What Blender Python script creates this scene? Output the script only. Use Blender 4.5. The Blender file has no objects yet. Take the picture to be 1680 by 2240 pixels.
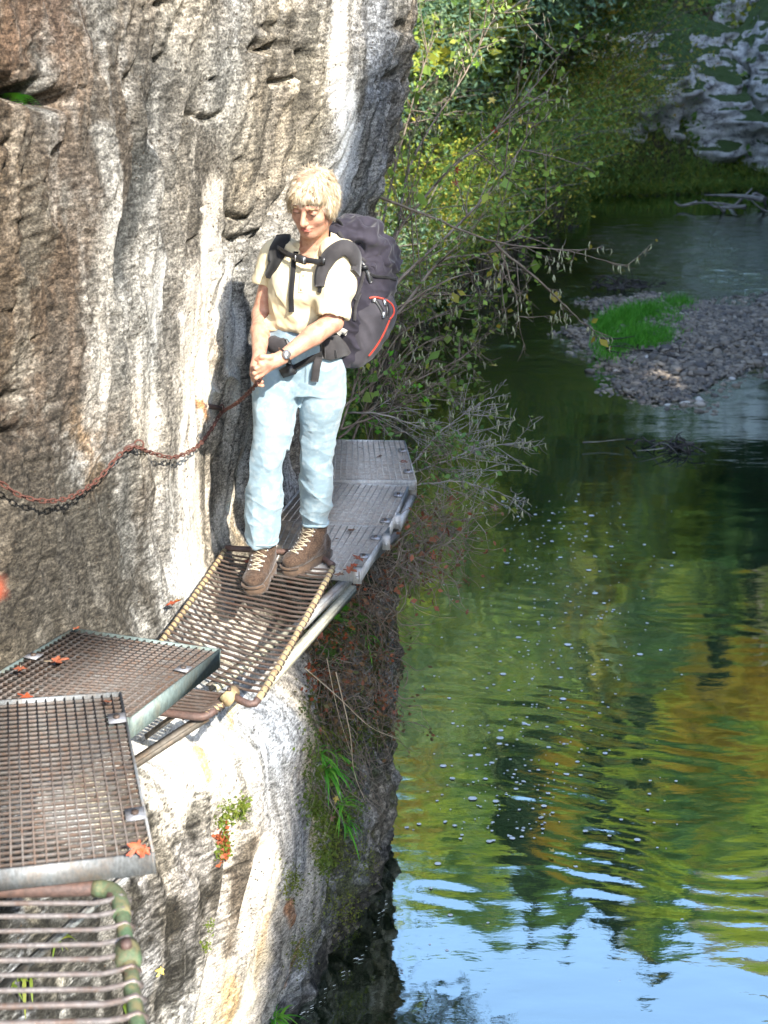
import bpy, math, random
import numpy as np
from mathutils import Vector, Matrix
from mathutils.bvhtree import BVHTree
R = math.radians
rng = np.random.default_rng(7)
random.seed(7)
SC = bpy.context.scene
COL = SC.collection

# ---------------------------------------------------------------- camera, sky, sun, exposure
CAMZ, PITCH, FPX = 4.5, R(20.9), 2800.0
cam_d = bpy.data.cameras.new('camera'); cam = bpy.data.objects.new('camera', cam_d); COL.objects.link(cam)
cam.location = (0, 0, CAMZ); cam.rotation_euler = (math.pi/2 - PITCH, 0, 0)
cam_d.sensor_fit = 'VERTICAL'; cam_d.sensor_height = 24; cam_d.lens = FPX/2240*24
cam_d.clip_start = 0.05; cam_d.clip_end = 600
cam_d.dof.use_dof = True; cam_d.dof.focus_distance = 4.95; cam_d.dof.aperture_fstop = 3.4
SC.camera = cam
SUN_AZ, SUN_EL = R(150), R(37)      # compass: 0 = +Y, 90 = +X ; sun stands behind the camera, a bit right
sdir = Vector((math.sin(SUN_AZ)*math.cos(SUN_EL), math.cos(SUN_AZ)*math.cos(SUN_EL), math.sin(SUN_EL)))
sun_d = bpy.data.lights.new('sun', 'SUN'); sun = bpy.data.objects.new('sun', sun_d); COL.objects.link(sun)
sun_d.energy = 2.05; sun_d.angle = R(0.53); sun_d.color = (1, .93, .82)
sun.rotation_euler = sdir.to_track_quat('Z', 'Y').to_euler(); sun.location = (3, -8, 9)
w = bpy.data.worlds.new('World'); SC.world = w; w.use_nodes = True
nt = w.node_tree; sky = nt.nodes.new('ShaderNodeTexSky'); sky.sky_type = 'NISHITA'; sky.sun_disc = False
sky.sun_elevation = SUN_EL; sky.sun_rotation = SUN_AZ; sky.air_density = 1.0; sky.dust_density = .6
nt.links.new(sky.outputs[0], nt.nodes['Background'].inputs[0]); nt.nodes['Background'].inputs[1].default_value = .15
SC.view_settings.view_transform = 'Standard'; SC.view_settings.look = 'None'
SC.view_settings.gamma = 1; SC.view_settings.use_curve_mapping = False
SC.view_settings.exposure = 2.65
SC.render.engine = 'CYCLES'
SC.cycles.use_denoising = True
SC.cycles.max_bounces = 5; SC.cycles.transparent_max_bounces = 6; SC.cycles.caustics_reflective = False; SC.cycles.caustics_refractive = False
SC.cycles.diffuse_bounces = 3; SC.cycles.glossy_bounces = 3

# ---------------------------------------------------------------- geometry of the view (photo pixels 1680 x 2240 to world points)
CP, SP = math.cos(PITCH), math.sin(PITCH)
def ray(px, py):
    a = (px-840)/FPX; b = (1120-py)/FPX
    return np.array([a, CP + b*SP, -SP + b*CP])
def U(px, py, Y):
    d = ray(px, py); return np.array([0, 0, CAMZ]) + d*(Y/d[1])
def G(px, py, z):
    d = ray(px, py); return np.array([0, 0, CAMZ]) + d*((z-CAMZ)/d[2])
def unit(v):
    v = np.asarray(v, float); return v/max(1e-9, np.linalg.norm(v))

# ---------------------------------------------------------------- noise
_perm = np.random.default_rng(3).permutation(512).astype(np.int64)
def _h(ix, iy, iz):
    return _perm[(_perm[(_perm[ix & 511] + iy) & 511] + iz) & 511]
_ha = np.arange(512)*2.399963
_gx, _gy, _gz = np.cos(_ha).astype(np.float32), np.sin(_ha).astype(np.float32), np.cos(_ha*1.7+1).astype(np.float32)
def vnoise(x, y, z=0.0, seed=0):
    x = np.asarray(x, np.float32); y = np.asarray(y, np.float32)
    xi, yi = np.floor(x), np.floor(y); fx, fy = x-xi, y-yi; xi = xi.astype(np.int64)+seed*17; yi = yi.astype(np.int64)
    sx, sy = fx*fx*fx*(fx*(fx*6-15)+10), fy*fy*fy*(fy*(fy*6-15)+10)
    def plane(zi, fz):
        px0 = _perm[xi & 511]; px1 = _perm[(xi+1) & 511]
        def g(p, j, i):
            h = _perm[(_perm[(p+yi+j) & 511] + zi) & 511]
            return _gx[h]*(fx-i) + _gy[h]*(fy-j) + (0 if fz is None else _gz[h]*fz)
        a = g(px0,0,0); a = a + (g(px1,0,1)-a)*sx; c = g(px0,1,0); c = c + (g(px1,1,1)-c)*sx
        return a + (c-a)*sy
    if np.ndim(z) == 0: return plane(int(math.floor(z*7)), None)
    z = np.asarray(z, np.float32); zi = np.floor(z); fz = z-zi; zi = zi.astype(np.int64); sz = fz*fz*fz*(fz*(fz*6-15)+10)
    a = plane(zi, fz); return a + (plane(zi+1, fz-1)-a)*sz
def fbm(x, y, z=0.0, o=4, seed=0, gain=.5):
    s = 0; a = 1
    for i in range(o):
        s = s + a*vnoise(np.asarray(x)*2**i, np.asarray(y)*2**i, z*2**i, seed+i); a *= gain
    return s
def sstep(a, b, x):
    t = np.clip((x-a)/(b-a), 0, 1); return t*t*(3-2*t)

# ---------------------------------------------------------------- objects
def tag(o, label=None, cat=None, group=None, kind=None):
    if label: o['label'] = label
    if cat: o['category'] = cat
    if group: o['group'] = group
    if kind: o['kind'] = kind
    return o
def empty(name, loc=(0,0,0), label=None, cat=None, group=None):
    o = bpy.data.objects.new(name, None); o.empty_display_size = .1; COL.objects.link(o); o.location = Vector(loc)
    return tag(o, label, cat, group)
def mesh_np(name, V, F, m=None, smooth=False, parent=None, attrs=None):
    """V (n,3); F (k,3|4) int array or list of such arrays"""
    V = np.asarray(V, np.float32)
    Fs = F if isinstance(F, list) else [F]
    Fs = [np.asarray(f, np.int32) for f in Fs if len(f)]
    me = bpy.data.meshes.new(name)
    me.vertices.add(len(V)); me.vertices.foreach_set('co', V.ravel())
    nl = sum(f.size for f in Fs); npoly = sum(len(f) for f in Fs)
    me.loops.add(nl); me.loops.foreach_set('vertex_index', np.concatenate([f.ravel() for f in Fs]))
    tot = np.concatenate([np.full(len(f), f.shape[1], np.int32) for f in Fs])
    st = np.concatenate([[0], np.cumsum(tot)[:-1]]).astype(np.int32)
    me.polygons.add(npoly); me.polygons.foreach_set('loop_start', st); me.polygons.foreach_set('loop_total', tot)
    if smooth: me.polygons.foreach_set('use_smooth', np.ones(npoly, bool))
    me.update(calc_edges=True)
    for k, (dom, arr) in (attrs or {}).items():
        arr = np.asarray(arr, np.float32)
        if arr.ndim == 1:
            a = me.attributes.new(k, 'FLOAT', dom); a.data.foreach_set('value', arr)
        else:
            if arr.shape[1] == 3: arr = np.hstack([arr, np.ones((len(arr), 1), np.float32)])
            a = me.attributes.new(k, 'FLOAT_COLOR', dom); a.data.foreach_set('color', arr.ravel().astype(np.float32))
    if m: me.materials.append(m)
    o = bpy.data.objects.new(name, me); COL.objects.link(o)
    if parent is not None: o.parent = parent; o.matrix_parent_inverse = Matrix.Translation(-parent.location)
    return o
class MB:
    """collects shapes into one mesh"""
    def __init__(s): s.V = []; s.Q = []; s.T = []; s.n = 0
    def add(s, V, Q=None, T=None):
        V = np.asarray(V, float)
        if Q is not None and len(Q): s.Q.append(np.asarray(Q)+s.n)
        if T is not None and len(T): s.T.append(np.asarray(T)+s.n)
        s.V.append(V); s.n += len(V)
    def hexa(s, c):      # 8 corners: bottom 4 then top 4
        s.add(c, [[0,3,2,1],[4,5,6,7],[0,1,5,4],[1,2,6,5],[2,3,7,6],[3,0,4,7]])
    def bar(s, a, b, w, h, up=(0,0,1)):      # rectangular bar, w across, h along up, centred on the line a-b
        a = np.asarray(a, float); b = np.asarray(b, float); t = unit(b-a); u = unit(np.cross(t, up)); v = np.cross(u, t)
        c = [a+u*sx*w/2+v*sy*h/2 for sy in (-1,1) for sx in (-1,1)]
        d = [b+u*sx*w/2+v*sy*h/2 for sy in (-1,1) for sx in (-1,1)]
        s.hexa([c[0],c[1],d[1],d[0],c[2],c[3],d[3],d[2]])
    def box(s, c, size, ax=None):
        c = np.asarray(c, float); ax = np.eye(3) if ax is None else np.asarray(ax)
        P = []
        for z in (-.5,.5):
            for x,y in ((-.5,-.5),(.5,-.5),(.5,.5),(-.5,.5)):
                P.append(c + ax[0]*x*size[0] + ax[1]*y*size[1] + ax[2]*z*size[2])
        s.hexa(P)
    def tube(s, pts, r, sides=6, closed=False, flat=None):
        P = np.asarray(pts, float); n = len(P); r = np.broadcast_to(np.asarray(r, float), (n,))
        if closed: T = np.roll(P,-1,0)-np.roll(P,1,0)
        else: T = np.gradient(P, axis=0)
        T /= np.maximum(1e-9, np.linalg.norm(T, axis=1))[:,None]
        ref = np.array([0,0,1.]) if abs(T[0][2]) < .9 else np.array([1.,0,0])
        N = np.zeros_like(P); u = unit(np.cross(T[0], ref)); 
        for i in range(n):
            u = u - T[i]*np.dot(u, T[i]); u = unit(u); N[i] = u
        B = np.cross(T, N)
        a = np.arange(sides)*2*np.pi/sides
        k = 1 if flat is None else flat
        V = P[:,None] + (N[:,None]*np.cos(a)[None,:,None] + B[:,None]*np.sin(a)[None,:,None]*k)*r[:,None,None]
        V = V.reshape(-1,3); Q = []
        m = n if closed else n-1
        i = np.arange(m)[:,None]; j = np.arange(sides)[None,:]; i2 = (i+1) % n; j2 = (j+1) % sides
        Q = np.stack([i*sides+j, i*sides+j2, i2*sides+j2, i2*sides+j], -1).reshape(-1,4)
        if closed: s.add(V, Q); return
        V = np.vstack([V, P[0], P[-1]]); c0 = n*sides; j = np.arange(sides); j2 = (j+1) % sides
        Tt = np.vstack([np.stack([np.full(sides,c0), j2, j],-1), np.stack([np.full(sides,c0+1), (n-1)*sides+j, (n-1)*sides+j2],-1)])
        s.add(V, Q, Tt)
    def ball(s, c, r, seg=10, rings=7, ax=None):
        c = np.asarray(c, float); r = np.broadcast_to(np.asarray(r,float),(3,)); ax = np.eye(3) if ax is None else np.asarray(ax)
        th = np.linspace(0, np.pi, rings+1)[1:-1]; ph = np.arange(seg)*2*np.pi/seg
        L = [np.array([[0,0,1]])]
        for t in th: L.append(np.stack([np.sin(t)*np.cos(ph), np.sin(t)*np.sin(ph), np.full(seg,np.cos(t))],-1))
        L.append(np.array([[0,0,-1]])); V = np.vstack(L)*r; V = V@ax + c
        T = []; Q = []; m = rings-1
        for j in range(seg):
            j2 = (j+1)%seg; T.append([0,1+j,1+j2]); T.append([1+m*seg, 1+(m-1)*seg+j2, 1+(m-1)*seg+j])
            for i in range(m-1): Q.append([1+i*seg+j, 1+(i+1)*seg+j, 1+(i+1)*seg+j2, 1+i*seg+j2])
        s.add(V, Q, T)
    def build(s, name, m=None, parent=None, smooth=False, attrs=None):
        F = []
        if s.Q: F.append(np.vstack(s.Q))
        if s.T: F.append(np.vstack(s.T))
        return mesh_np(name, np.vstack(s.V), F, m, smooth, parent, attrs)
def spline(pts, n):
    """Catmull-Rom through points"""
    P = np.asarray(pts, float); P = np.vstack([2*P[0]-P[1], P, 2*P[-1]-P[-2]]); k = len(P)-3
    t = np.linspace(0, k-1e-9, n); i = t.astype(int); f = (t-i)[:,None]
    a,b,c,d = P[i],P[i+1],P[i+2],P[i+3]
    return .5*(2*b + (c-a)*f + (2*a-5*b+4*c-d)*f**2 + (3*b-a-3*c+d)*f**3)
def copy_tree(o, parent=None, loc=None):
    c = o.copy(); COL.objects.link(c)
    if parent is not None: c.parent = parent
    for ch in list(o.children): copy_tree(ch, c)
    return c

# ---------------------------------------------------------------- materials
def newmat(name):
    m = bpy.data.materials.new(name); m.use_nodes = True; n = m.node_tree
    return m, n, n.nodes['Principled BSDF']
def N(n, t, **kw):
    x = n.nodes.new(t)
    for k, v in kw.items():
        if k.startswith('i_'): x.inputs[k[2:].replace('_', ' ')].default_value = v
        else: setattr(x, k, v)
    return x
def ramp(n, fac, stops):
    r = N(n, 'ShaderNodeValToRGB'); e = r.color_ramp.elements
    while len(e) < len(stops): e.new(.5)
    for q, (p, c) in zip(e, stops): q.position = p; q.color = (*c, 1) if len(c) == 3 else c
    n.links.new(fac, r.inputs[0]); return r.outputs[0]
def mixc(n, f, a, b, mode='MIX'):
    x = N(n, 'ShaderNodeMix', data_type='RGBA', blend_type=mode)
    for s, v in ((x.inputs[0], f), (x.inputs[6], a), (x.inputs[7], b)):
        if hasattr(v, 'is_output'): n.links.new(v, s)
        else: s.default_value = v if not isinstance(v, tuple) or len(v) == 4 else (*v, 1)
    return x.outputs[2]
def noise(n, scale, detail=4, coord=None, rough=.55, sc=None, typ='ShaderNodeTexNoise'):
    x = N(n, typ); x.inputs['Scale'].default_value = scale
    if 'Detail' in x.inputs: x.inputs['Detail'].default_value = detail
    if 'Roughness' in x.inputs: x.inputs['Roughness'].default_value = rough
    c = coord
    if c is None: c = N(n, 'ShaderNodeTexCoord').outputs['Object']
    if sc:
        mp = N(n, 'ShaderNodeMapping'); mp.inputs['Scale'].default_value = sc; n.links.new(c, mp.inputs[0]); c = mp.outputs[0]
    n.links.new(c, x.inputs['Vector']); return x
def bump(n, p, h, strength=.5, dist=.01, prev=None):
    b = N(n, 'ShaderNodeBump'); b.inputs['Strength'].default_value = strength; b.inputs['Distance'].default_value = dist
    n.links.new(h, b.inputs['Height'])
    if prev: n.links.new(prev, b.inputs['Normal'])
    if p: n.links.new(b.outputs[0], p.inputs['Normal'])
    return b.outputs[0]
def mat(name, c1, c2=None, rough=.7, metal=0, scale=20, bscale=60, bstr=.3, bdist=.004, c3=None, spec=.5, detail=5, lo=.35, hi=.65):
    m, n, p = newmat(name)
    p.inputs['Roughness'].default_value = rough; p.inputs['Metallic'].default_value = metal; p.inputs['Specular IOR Level'].default_value = spec
    if c2 is None: c2 = tuple(x*.8 for x in c1)
    st = [(lo, c1), (hi, c2)]
    if c3: st = [(lo, c1), ((lo+hi)/2, c3), (hi, c2)]
    n.links.new(ramp(n, noise(n, scale, detail).outputs[0], st), p.inputs['Base Color'])
    if bstr: bump(n, p, noise(n, bscale, 4).outputs[0], bstr, bdist)
    return m
# ---------------------------------------------------------------- the cliff the walkway hangs on
YC = np.array([0,2,2.6,3.2,3.8,4.3,4.8,5.3,5.9,6.4,7,8.5,11])
ZC = np.array([4,2,0.3,-.25,-.6,-.95,-1.5,-2.1,-2.40,-2.68,-3.0,-3.6,-4.2,-4.8,-5.4])
WT = np.array([
 [-.6,-.7,-.8,-.9,-.8,-.6,-.4,-.15,.08,.16,.0,-.9,-2.5],
 [-.7,-.8,-.9,-1.0,-.92,-.75,-.55,-.3,.02,.14,.0,-.9,-2.4],
 [-.8,-.9,-1.0,-1.15,-1.05,-.88,-.68,-.42,-.02,.12,.0,-.9,-2.4],
 [-.83,-.93,-1.03,-1.2,-1.08,-.9,-.72,-.47,-.05,.09,.0,-.9,-2.3],
 [-.85,-.95,-1.05,-1.25,-1.1,-.92,-.76,-.54,-.12,.02,-.06,-.9,-2.2],
 [-.88,-.98,-1.1,-1.3,-1.15,-.94,-.8,-.6,-.24,-.1,-.16,-.9,-2.1],
 [-.9,-1.0,-1.12,-1.36,-1.18,-.95,-.82,-.67,-.42,-.27,-.3,-.9,-2.0],
 [-.95,-1.05,-1.15,-1.4,-1.18,-.93,-.8,-.70,-.52,-.44,-.4,-.9,-1.9],
 [-1.0,-1.1,-1.2,-1.40,-1.16,-.90,-.74,-.58,-.34,-.24,-.3,-.85,-1.8],
 [-1.0,-1.1,-1.2,-1.35,-1.0,-.65,-.38,-.34,-.06,.0,-.08,-.65,-1.6],
 [-1.0,-1.1,-1.2,-1.35,-.95,-.6,-.31,-.32,-.02,.04,-.05,-.6,-1.5],
 [-.95,-1.05,-1.15,-1.3,-.95,-.62,-.32,-.3,-.02,.02,-.05,-.5,-1.4],
 [-.9,-1.0,-1.1,-1.25,-1.0,-.72,-.45,-.27,-.04,.0,-.1,-.5,-1.3],
 [-.9,-1.0,-1.1,-1.2,-1.0,-.85,-.62,-.36,-.1,-.06,-.2,-.6,-1.3],
 [-.9,-1.0,-1.1,-1.2,-1.05,-.95,-.8,-.5,-.2,-.15,-.3,-.7,-1.3]])
def cub1(xc, T, x):       # monotone-ish cubic along axis 0 of T with non-uniform knots
    order = np.argsort(xc); xs = xc[order]; A = T[order]
    m = np.gradient(A, xs, axis=0)
    i = np.clip(np.searchsorted(xs, x)-1, 0, len(xs)-2); h = xs[i+1]-xs[i]; t = np.clip((x-xs[i])/h, 0, 1)
    h00=2*t**3-3*t**2+1; h10=t**3-2*t**2+t; h01=-2*t**3+3*t**2; h11=t**3-t**2
    sh = (...,) + (None,)*(A.ndim-1)
    return h00[sh]*A[i]+(h10*h)[sh]*m[i]+h01[sh]*A[i+1]+(h11*h)[sh]*m[i+1]
Yg = np.concatenate([np.linspace(0,2.9,90,endpoint=False), np.linspace(2.9,7.0,470,endpoint=False), np.linspace(7.0,11,90)])
Zg = np.concatenate([np.linspace(-5.4,-4.55,40,endpoint=False), np.linspace(-4.55,.35,640,endpoint=False), np.linspace(.35,5.5,120)])
rows = cub1(ZC, WT, np.clip(Zg, -5.4, 4))                       # nz x ncol
W0 = cub1(YC, rows.T, Yg).T                                     # nz x ny
YY, ZZ = np.meshgrid(Yg, Zg)
def grid_at(A, y, z):
    yi = np.interp(y, Yg, np.arange(len(Yg))); zi = np.interp(z, Zg, np.arange(len(Zg)))
    a = np.clip(yi.astype(int),0,len(Yg)-2); b = np.clip(zi.astype(int),0,len(Zg)-2); f = yi-a; g = zi-b
    return (A[b,a]*(1-f)+A[b,a+1]*f)*(1-g)+(A[b+1,a]*(1-f)+A[b+1,a+1]*f)*g
def whit(px, py, A=None):
    """(Y, z rel. camera) where the pixel's ray meets the wall"""
    A = W0 if A is None else A
    d = ray(px, py); y = np.linspace(.6, 8.5, 2400); s = y/d[1]; x = d[0]*s; z = d[2]*s
    wx = grid_at(A, y, np.clip(z,-5.39,5.49)); k = np.nonzero(wx >= x)[0]
    if len(k) == 0: k = [np.argmax(wx-x)]
    return y[k[0]], z[k[0]]
def dseg(poly):           # distance (in Y,z) of every grid vertex to a polyline, plus parameter
    best = np.full(YY.shape, 1e9); par = np.zeros(YY.shape); n = len(poly)-1
    for i in range(n):
        a = np.array(poly[i]); b = np.array(poly[i+1]); ab = b-a; L = ab@ab+1e-9
        t = np.clip(((YY-a[0])*ab[0]+(ZZ-a[1])*ab[1])/L, 0, 1)
        d = np.hypot(YY-a[0]-t*ab[0], ZZ-a[1]-t*ab[1]); m = d < best
        best = np.where(m, d, best); par = np.where(m, (i+t)/n, par)
    return best, par
def onwall(pl): return [whit(*p) for p in pl]
D = np.zeros_like(W0)
warp = fbm(YY*2.2, ZZ*1.6, 0, 3, 5)*.35
# broad bulges, vertical flutes, fractured knobs
D += .045*fbm(YY*1.6+3, ZZ*.9, 0, 3, 1)
fl = fbm(YY*4.3+warp*3, ZZ*.55, 0, 3, 9)
D += .032*(1-np.abs(fl)*2.6)
D += .009*fbm(YY*4.5, ZZ*3, .3, 4, 21)
rough = sstep(-.5,.6, fbm(YY*.8+9, ZZ*.9, 0, 2, 31)*2 + .35*sstep(4.6,3.6,YY))
rough = rough*(.18+.82*np.maximum(sstep(4.35,3.8,YY), .7*sstep(-.7,-.1,ZZ)))
pit = fbm(YY*14, ZZ*26, .7, 3, 41)
D += (.0015+.0095*rough)*pit + .003*fbm(YY*32, ZZ*62, 1.3, 2, 43)*(.4+.6*rough)
D -= .014*rough*sstep(.28,.5, fbm(YY*9+5, ZZ*17, 2., 2, 47))
blk = fbm(np.floor(YY*5+warp*5)*.37, np.floor(ZZ*6+warp*6)*.61, 0, 1, 3)
up = sstep(-.1,.4, fbm(YY*1.7+2, ZZ*1.3+4, 0, 2, 61)*2-.1)
D += .018*blk*up*sstep(-2.0,-1.0,ZZ)
# ragged edge high on the right
edge = sstep(5.7,6.3,YY)*sstep(-2.2,-.6,ZZ)
D += edge*.05*fbm(YY*5, ZZ*7, 1.1, 4, 71) + edge*.04*(np.mod(ZZ*3.2+fbm(YY*3,ZZ*2,0,2,2),1)-.5)*sstep(.0,.3,fbm(YY*2,ZZ*2.5,0,2,77))
# overgrown lower mass
low = sstep(5.0,5.6,YY)*sstep(-1.9,-2.5,ZZ)
D += low*(.07*fbm(YY*4, ZZ*4.4, 2.2, 4, 81)+.03*fbm(YY*11,ZZ*10,1,3,83))
basez = sstep(-3.6,-4.4,ZZ); D += basez*.07*fbm(YY*5, ZZ*5, 3.3, 4, 91)
# named features, found on the rock
def feat(poly, w, amp, sharp=1.0):
    d, t = dseg(onwall(poly)); return amp*np.exp(-(d/w)**2)
dc, tc = dseg(onwall([(655,120),(652,250),(648,340),(636,400),(612,455),(590,500),(556,545),(528,590)]))
D -= .06*np.exp(-(dc/.018)**2)
sideL = dc                                                # left lip stands proud of the crack
D += .035*np.exp(-(dc/.10)**2)*(YY < np.interp(ZZ, [-1.6,-.9,-.4,.2],[5.0,5.2,5.35,5.4]))
cav = [ (20,195,.05,.05),(60,205,.06,.07),(110,222,.045,.06),(348,10,.03,.05),(352,128,.022,.05),(160,193,.012,.03),
        (560,98,.035,.05),(600,100,.03,.05),(585,60,.05,.03),(600,178,.03,.05),(460,172,.02,.03),(545,215,.014,.03),(520,350,.03,.02),(430,455,.02,.02),
        (400,530,.02,.03),(415,520,.014,.025),(300,520,.01,.02),(446,552,.008,.02),(455,615,.009,.02),(433,668,.008,.02),(470,575,.009,.02),
        (20,880,.045,.05),(40,950,.05,.05),(10,960,.04,.04),(305,1130,.02,.02),(368,1120,.012,.02),(375,1280,.012,.02),
        (850,170,.05,.06),(880,330,.03,.04),(866,60,.05,.05),(885,120,.03,.05),(820,455,.03,.06),(806,470,.03,.05),(70,1230,.03,.03),(130,1130,.02,.03),
        (495,1740,.02,.04),(480,1830,.025,.03),(520,1900,.03,.05),(545,1870,.012,.03),(505,2010,.02,.05),(455,1960,.014,.03),(415,2180,.03,.05),(610,1930,.02,.03),(680,1890,.02,.03),(560,1995,.014,.03)]
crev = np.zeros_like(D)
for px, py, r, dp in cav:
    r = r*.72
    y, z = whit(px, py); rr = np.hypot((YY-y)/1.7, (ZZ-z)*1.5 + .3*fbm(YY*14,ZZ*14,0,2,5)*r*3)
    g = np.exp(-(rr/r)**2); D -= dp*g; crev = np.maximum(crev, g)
for pl, w_, a_ in ([(540,105),(575,112),(605,100)],.012,.06),([(590,185),(615,178),(640,165)],.012,.05),([(330,0),(325,80),(330,180),(325,300)],.05,.03),\
        ([(500,470),(540,480),(560,465)],.012,.05),([(480,515),(530,525),(560,510)],.014,.05),([(0,190),(60,215),(130,225)],.02,.05),([(250,640),(262,520),(300,400),(318,240)],.07,.025),\
        ([(395,250),(450,262),(480,250)],.012,.03),([(480,1790),(500,1860),(490,1960),(470,2100),(440,2240)],.05,.05),([(560,1860),(540,1960),(520,2080)],.03,.04):
    D -= feat(pl, w_, a_)
W = W0 + D
def wcolor():
    C = np.zeros(YY.shape+(3,)); A = lambda c: np.array(c, float)
    n1 = fbm(YY*1.8, ZZ*.9, 0, 4, 11); n2 = fbm(YY*4.5, ZZ*4.5, 0, 5, 12); st = fbm(YY*9+warp*2, ZZ*.8, 0, 4, 13); fine = fbm(YY*26, ZZ*54, 0, 2, 14)
    C[:] = A((.29,.265,.225))
    def blend(m, c): C[:] = C*(1-m[...,None]) + A(c)*m[...,None]
    blend(sstep(-.15,.35,n1+.4*n2)*.5, (.42,.40,.36)); blend(sstep(.0,.4,st)*.6, (.13,.125,.11)); blend(sstep(-.1,-.45,st)*.5, (.50,.48,.43))
    blend(sstep(.1,.5,n1)*.5, (.50,.42,.30))
    def spot(pl, w_, c, a=1, nz=.6, hard=.5):
        d, t = dseg(onwall(pl)); q = d/w_ + nz*(st*.5+n2*.5+fine*.25)
        blend(a*sstep(1.15, hard, q), c)
    # left: brown, pitted
    spot([(0,60),(0,700),(20,1250)], .62, (.19,.145,.105), .85, 2.2, .1)
    spot([(100,20),(180,260),(150,520),(120,800)], .22, (.19,.135,.095), .6, 2.0, .1)
    spot([(0,120),(60,150),(150,170)], .16, (.34,.235,.155), .5, 1.8, .1)
    spot([(0,20),(80,60)], .16, (.33,.215,.15), .6, 1.8, .1)
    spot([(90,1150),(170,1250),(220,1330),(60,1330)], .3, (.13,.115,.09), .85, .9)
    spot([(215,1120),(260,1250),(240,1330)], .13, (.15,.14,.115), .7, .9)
    spot([(310,100),(320,260),(290,420),(265,560),(250,700),(245,800)], .10, (.115,.115,.105), .9, .8)
    spot([(230,300),(300,0)], .2, (.17,.14,.105), .7, 1.0)
    spot([(225,880),(215,960),(240,1010)], .04, (.20,.18,.15), .6, .8)
    spot([(175,930),(185,980),(190,1045)], .085, (.50,.32,.17), .75, 1.6, .1)
    spot([(20,880),(60,960),(60,1040)], .14, (.10,.065,.045), .8, 1.6, .1)
    # grey water marks in the middle
    spot([(430,250),(470,380),(390,560),(370,700)], .15, (.19,.175,.15), .8, 1.0)
    spot([(380,0),(440,150),(520,300)], .17, (.40,.385,.34), .6, 1.0)
    spot([(690,60),(690,220),(670,330)], .10, (.30,.28,.23), .8, .7)
    spot([(612,60),(640,180),(650,260)], .07, (.13,.12,.10), .8, .8)
    spot([(800,40),(850,250),(820,400)], .18, (.36,.365,.37), .8, .8)
    # white calcite runs
    spot([(215,500),(220,700),(205,850),(200,900)], .08, (.60,.55,.47), .8, 1.0)
    spot([(200,290),(225,420),(222,540)], .045, (.52,.49,.43), .7, 1.0)
    spot([(335,600),(310,780),(325,960)], .085, (.72,.69,.62), .9, .8)
    spot([(440,450),(470,420),(410,620),(380,800),(385,960)], .09, (.68,.64,.56), .85, 1.4, .1)
    spot([(640,150),(620,280),(600,400),(540,430)], .06, (.58,.53,.44), .8, 1.3, .1)
    spot([(735,0),(725,90),(735,180),(765,300),(740,440),(720,520)], .08, (.78,.77,.74), 1, .9, .25)
    spot([(300,600),(290,760),(300,900)], .14, (.52,.48,.41), .7, 1.0)
    spot([(450,600),(440,760),(425,900),(410,1060),(400,1160),(410,1260)], .27, (.78,.755,.70), 1, 1.3, .15)
    spot([(470,540),(500,700),(500,860)], .10, (.70,.68,.63), .9, .9)
    spot([(530,960),(510,1060),(470,1180)], .12, (.72,.69,.62), .85, 1.1, .1)
    spot([(520,1000),(510,1100),(515,1180)], .05, (.50,.42,.30), .7, .9)
    spot([(640,880),(640,1100)], .10, (.62,.58,.52), .7, .8)
    spot([(420,880),(432,888),(438,915)], .022, (.62,.30,.12), .9, .5)
    # under the walkway
    lowm = sstep(-2.15,-2.45,ZZ); m = lowm*(YY < 5.2)
    blend(m*.95, (.60,.585,.55)); 
    blend(m*sstep(-.05,.3,st)*.75, (.36,.37,.39)); blend(m*sstep(.05,.4,fbm(YY*5+warp*3,ZZ*1.1,0,3,19))*.7,(.62,.52,.34))
    spot([(400,1620),(370,1750),(440,1700)], .26, (.76,.73,.65), .9, 1.3, .1)
    spot([(590,1560),(600,1700),(620,1900)], .16, (.40,.425,.46), .85, .9)
    spot([(560,1620),(575,1760)], .03, (.75,.78,.82), .8, .7)
    spot([(340,1980),(400,1900),(370,2100)], .16, (.37,.37,.38), .75, .9)
    spot([(420,1640),(440,1700)], .02, (.80,.58,.22), .8, .9)
    spot([(495,1500),(493,1590)], .010, (.78,.55,.25), .8, .3)
    spot([(535,1850),(520,1960),(510,2080)], .05, (.15,.12,.09), .9, .7); spot([(480,1790),(455,1900),(460,2040)], .03, (.13,.12,.10), .8, .8)
    spot([(560,1850),(580,1950),(540,2100),(520,2240)], .06, (.80,.77,.70), .8, .7)
    spot([(500,2150),(505,2240)], .05, (.70,.50,.27), .8, .9); spot([(575,2000),(565,2090)], .02, (.62,.42,.20), .6, .9)
    spot([(20,1990),(150,2060),(255,1960),(270,2100),(270,2240),(100,2240)], .38, (.052,.048,.038), 1, 1.5, .1)  # dark wet rock, with shade of panels and camera holder painted in
    # right, overgrown and damp
    m = sstep(5.0,5.25,YY)*sstep(-2.2,-2.5,ZZ); blend(m, (.17,.155,.125)); blend(m*sstep(0,.3,n2)*.7, (.30,.29,.26)); blend(m*sstep(.0,.25,fbm(YY*6,ZZ*3,0,3,29))*.75,(.075,.095,.02))
    m = sstep(4.75,5.0,YY)*sstep(-3.6,-4.0,ZZ); blend(m*.8, (.19,.18,.15)); blend(m*sstep(.05,.3,n2)*.6,(.33,.32,.30)); blend(m*sstep(.1,.35,fbm(YY*6+3,ZZ*5,0,3,39))*.7,(.09,.10,.03))
    spot([(620,1980),(632,2020)], .03, (.55,.24,.09), .8, .9); spot([(650,2060),(620,2150)], .03,(.50,.25,.1),.6,1.0)
    spot([(720,1800),(715,1950)], .10, (.10,.105,.02), .8, .9)
    wet = sstep(-4.18,-4.42,ZZ); blend(wet*.85, (.035,.033,.028))
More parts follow.
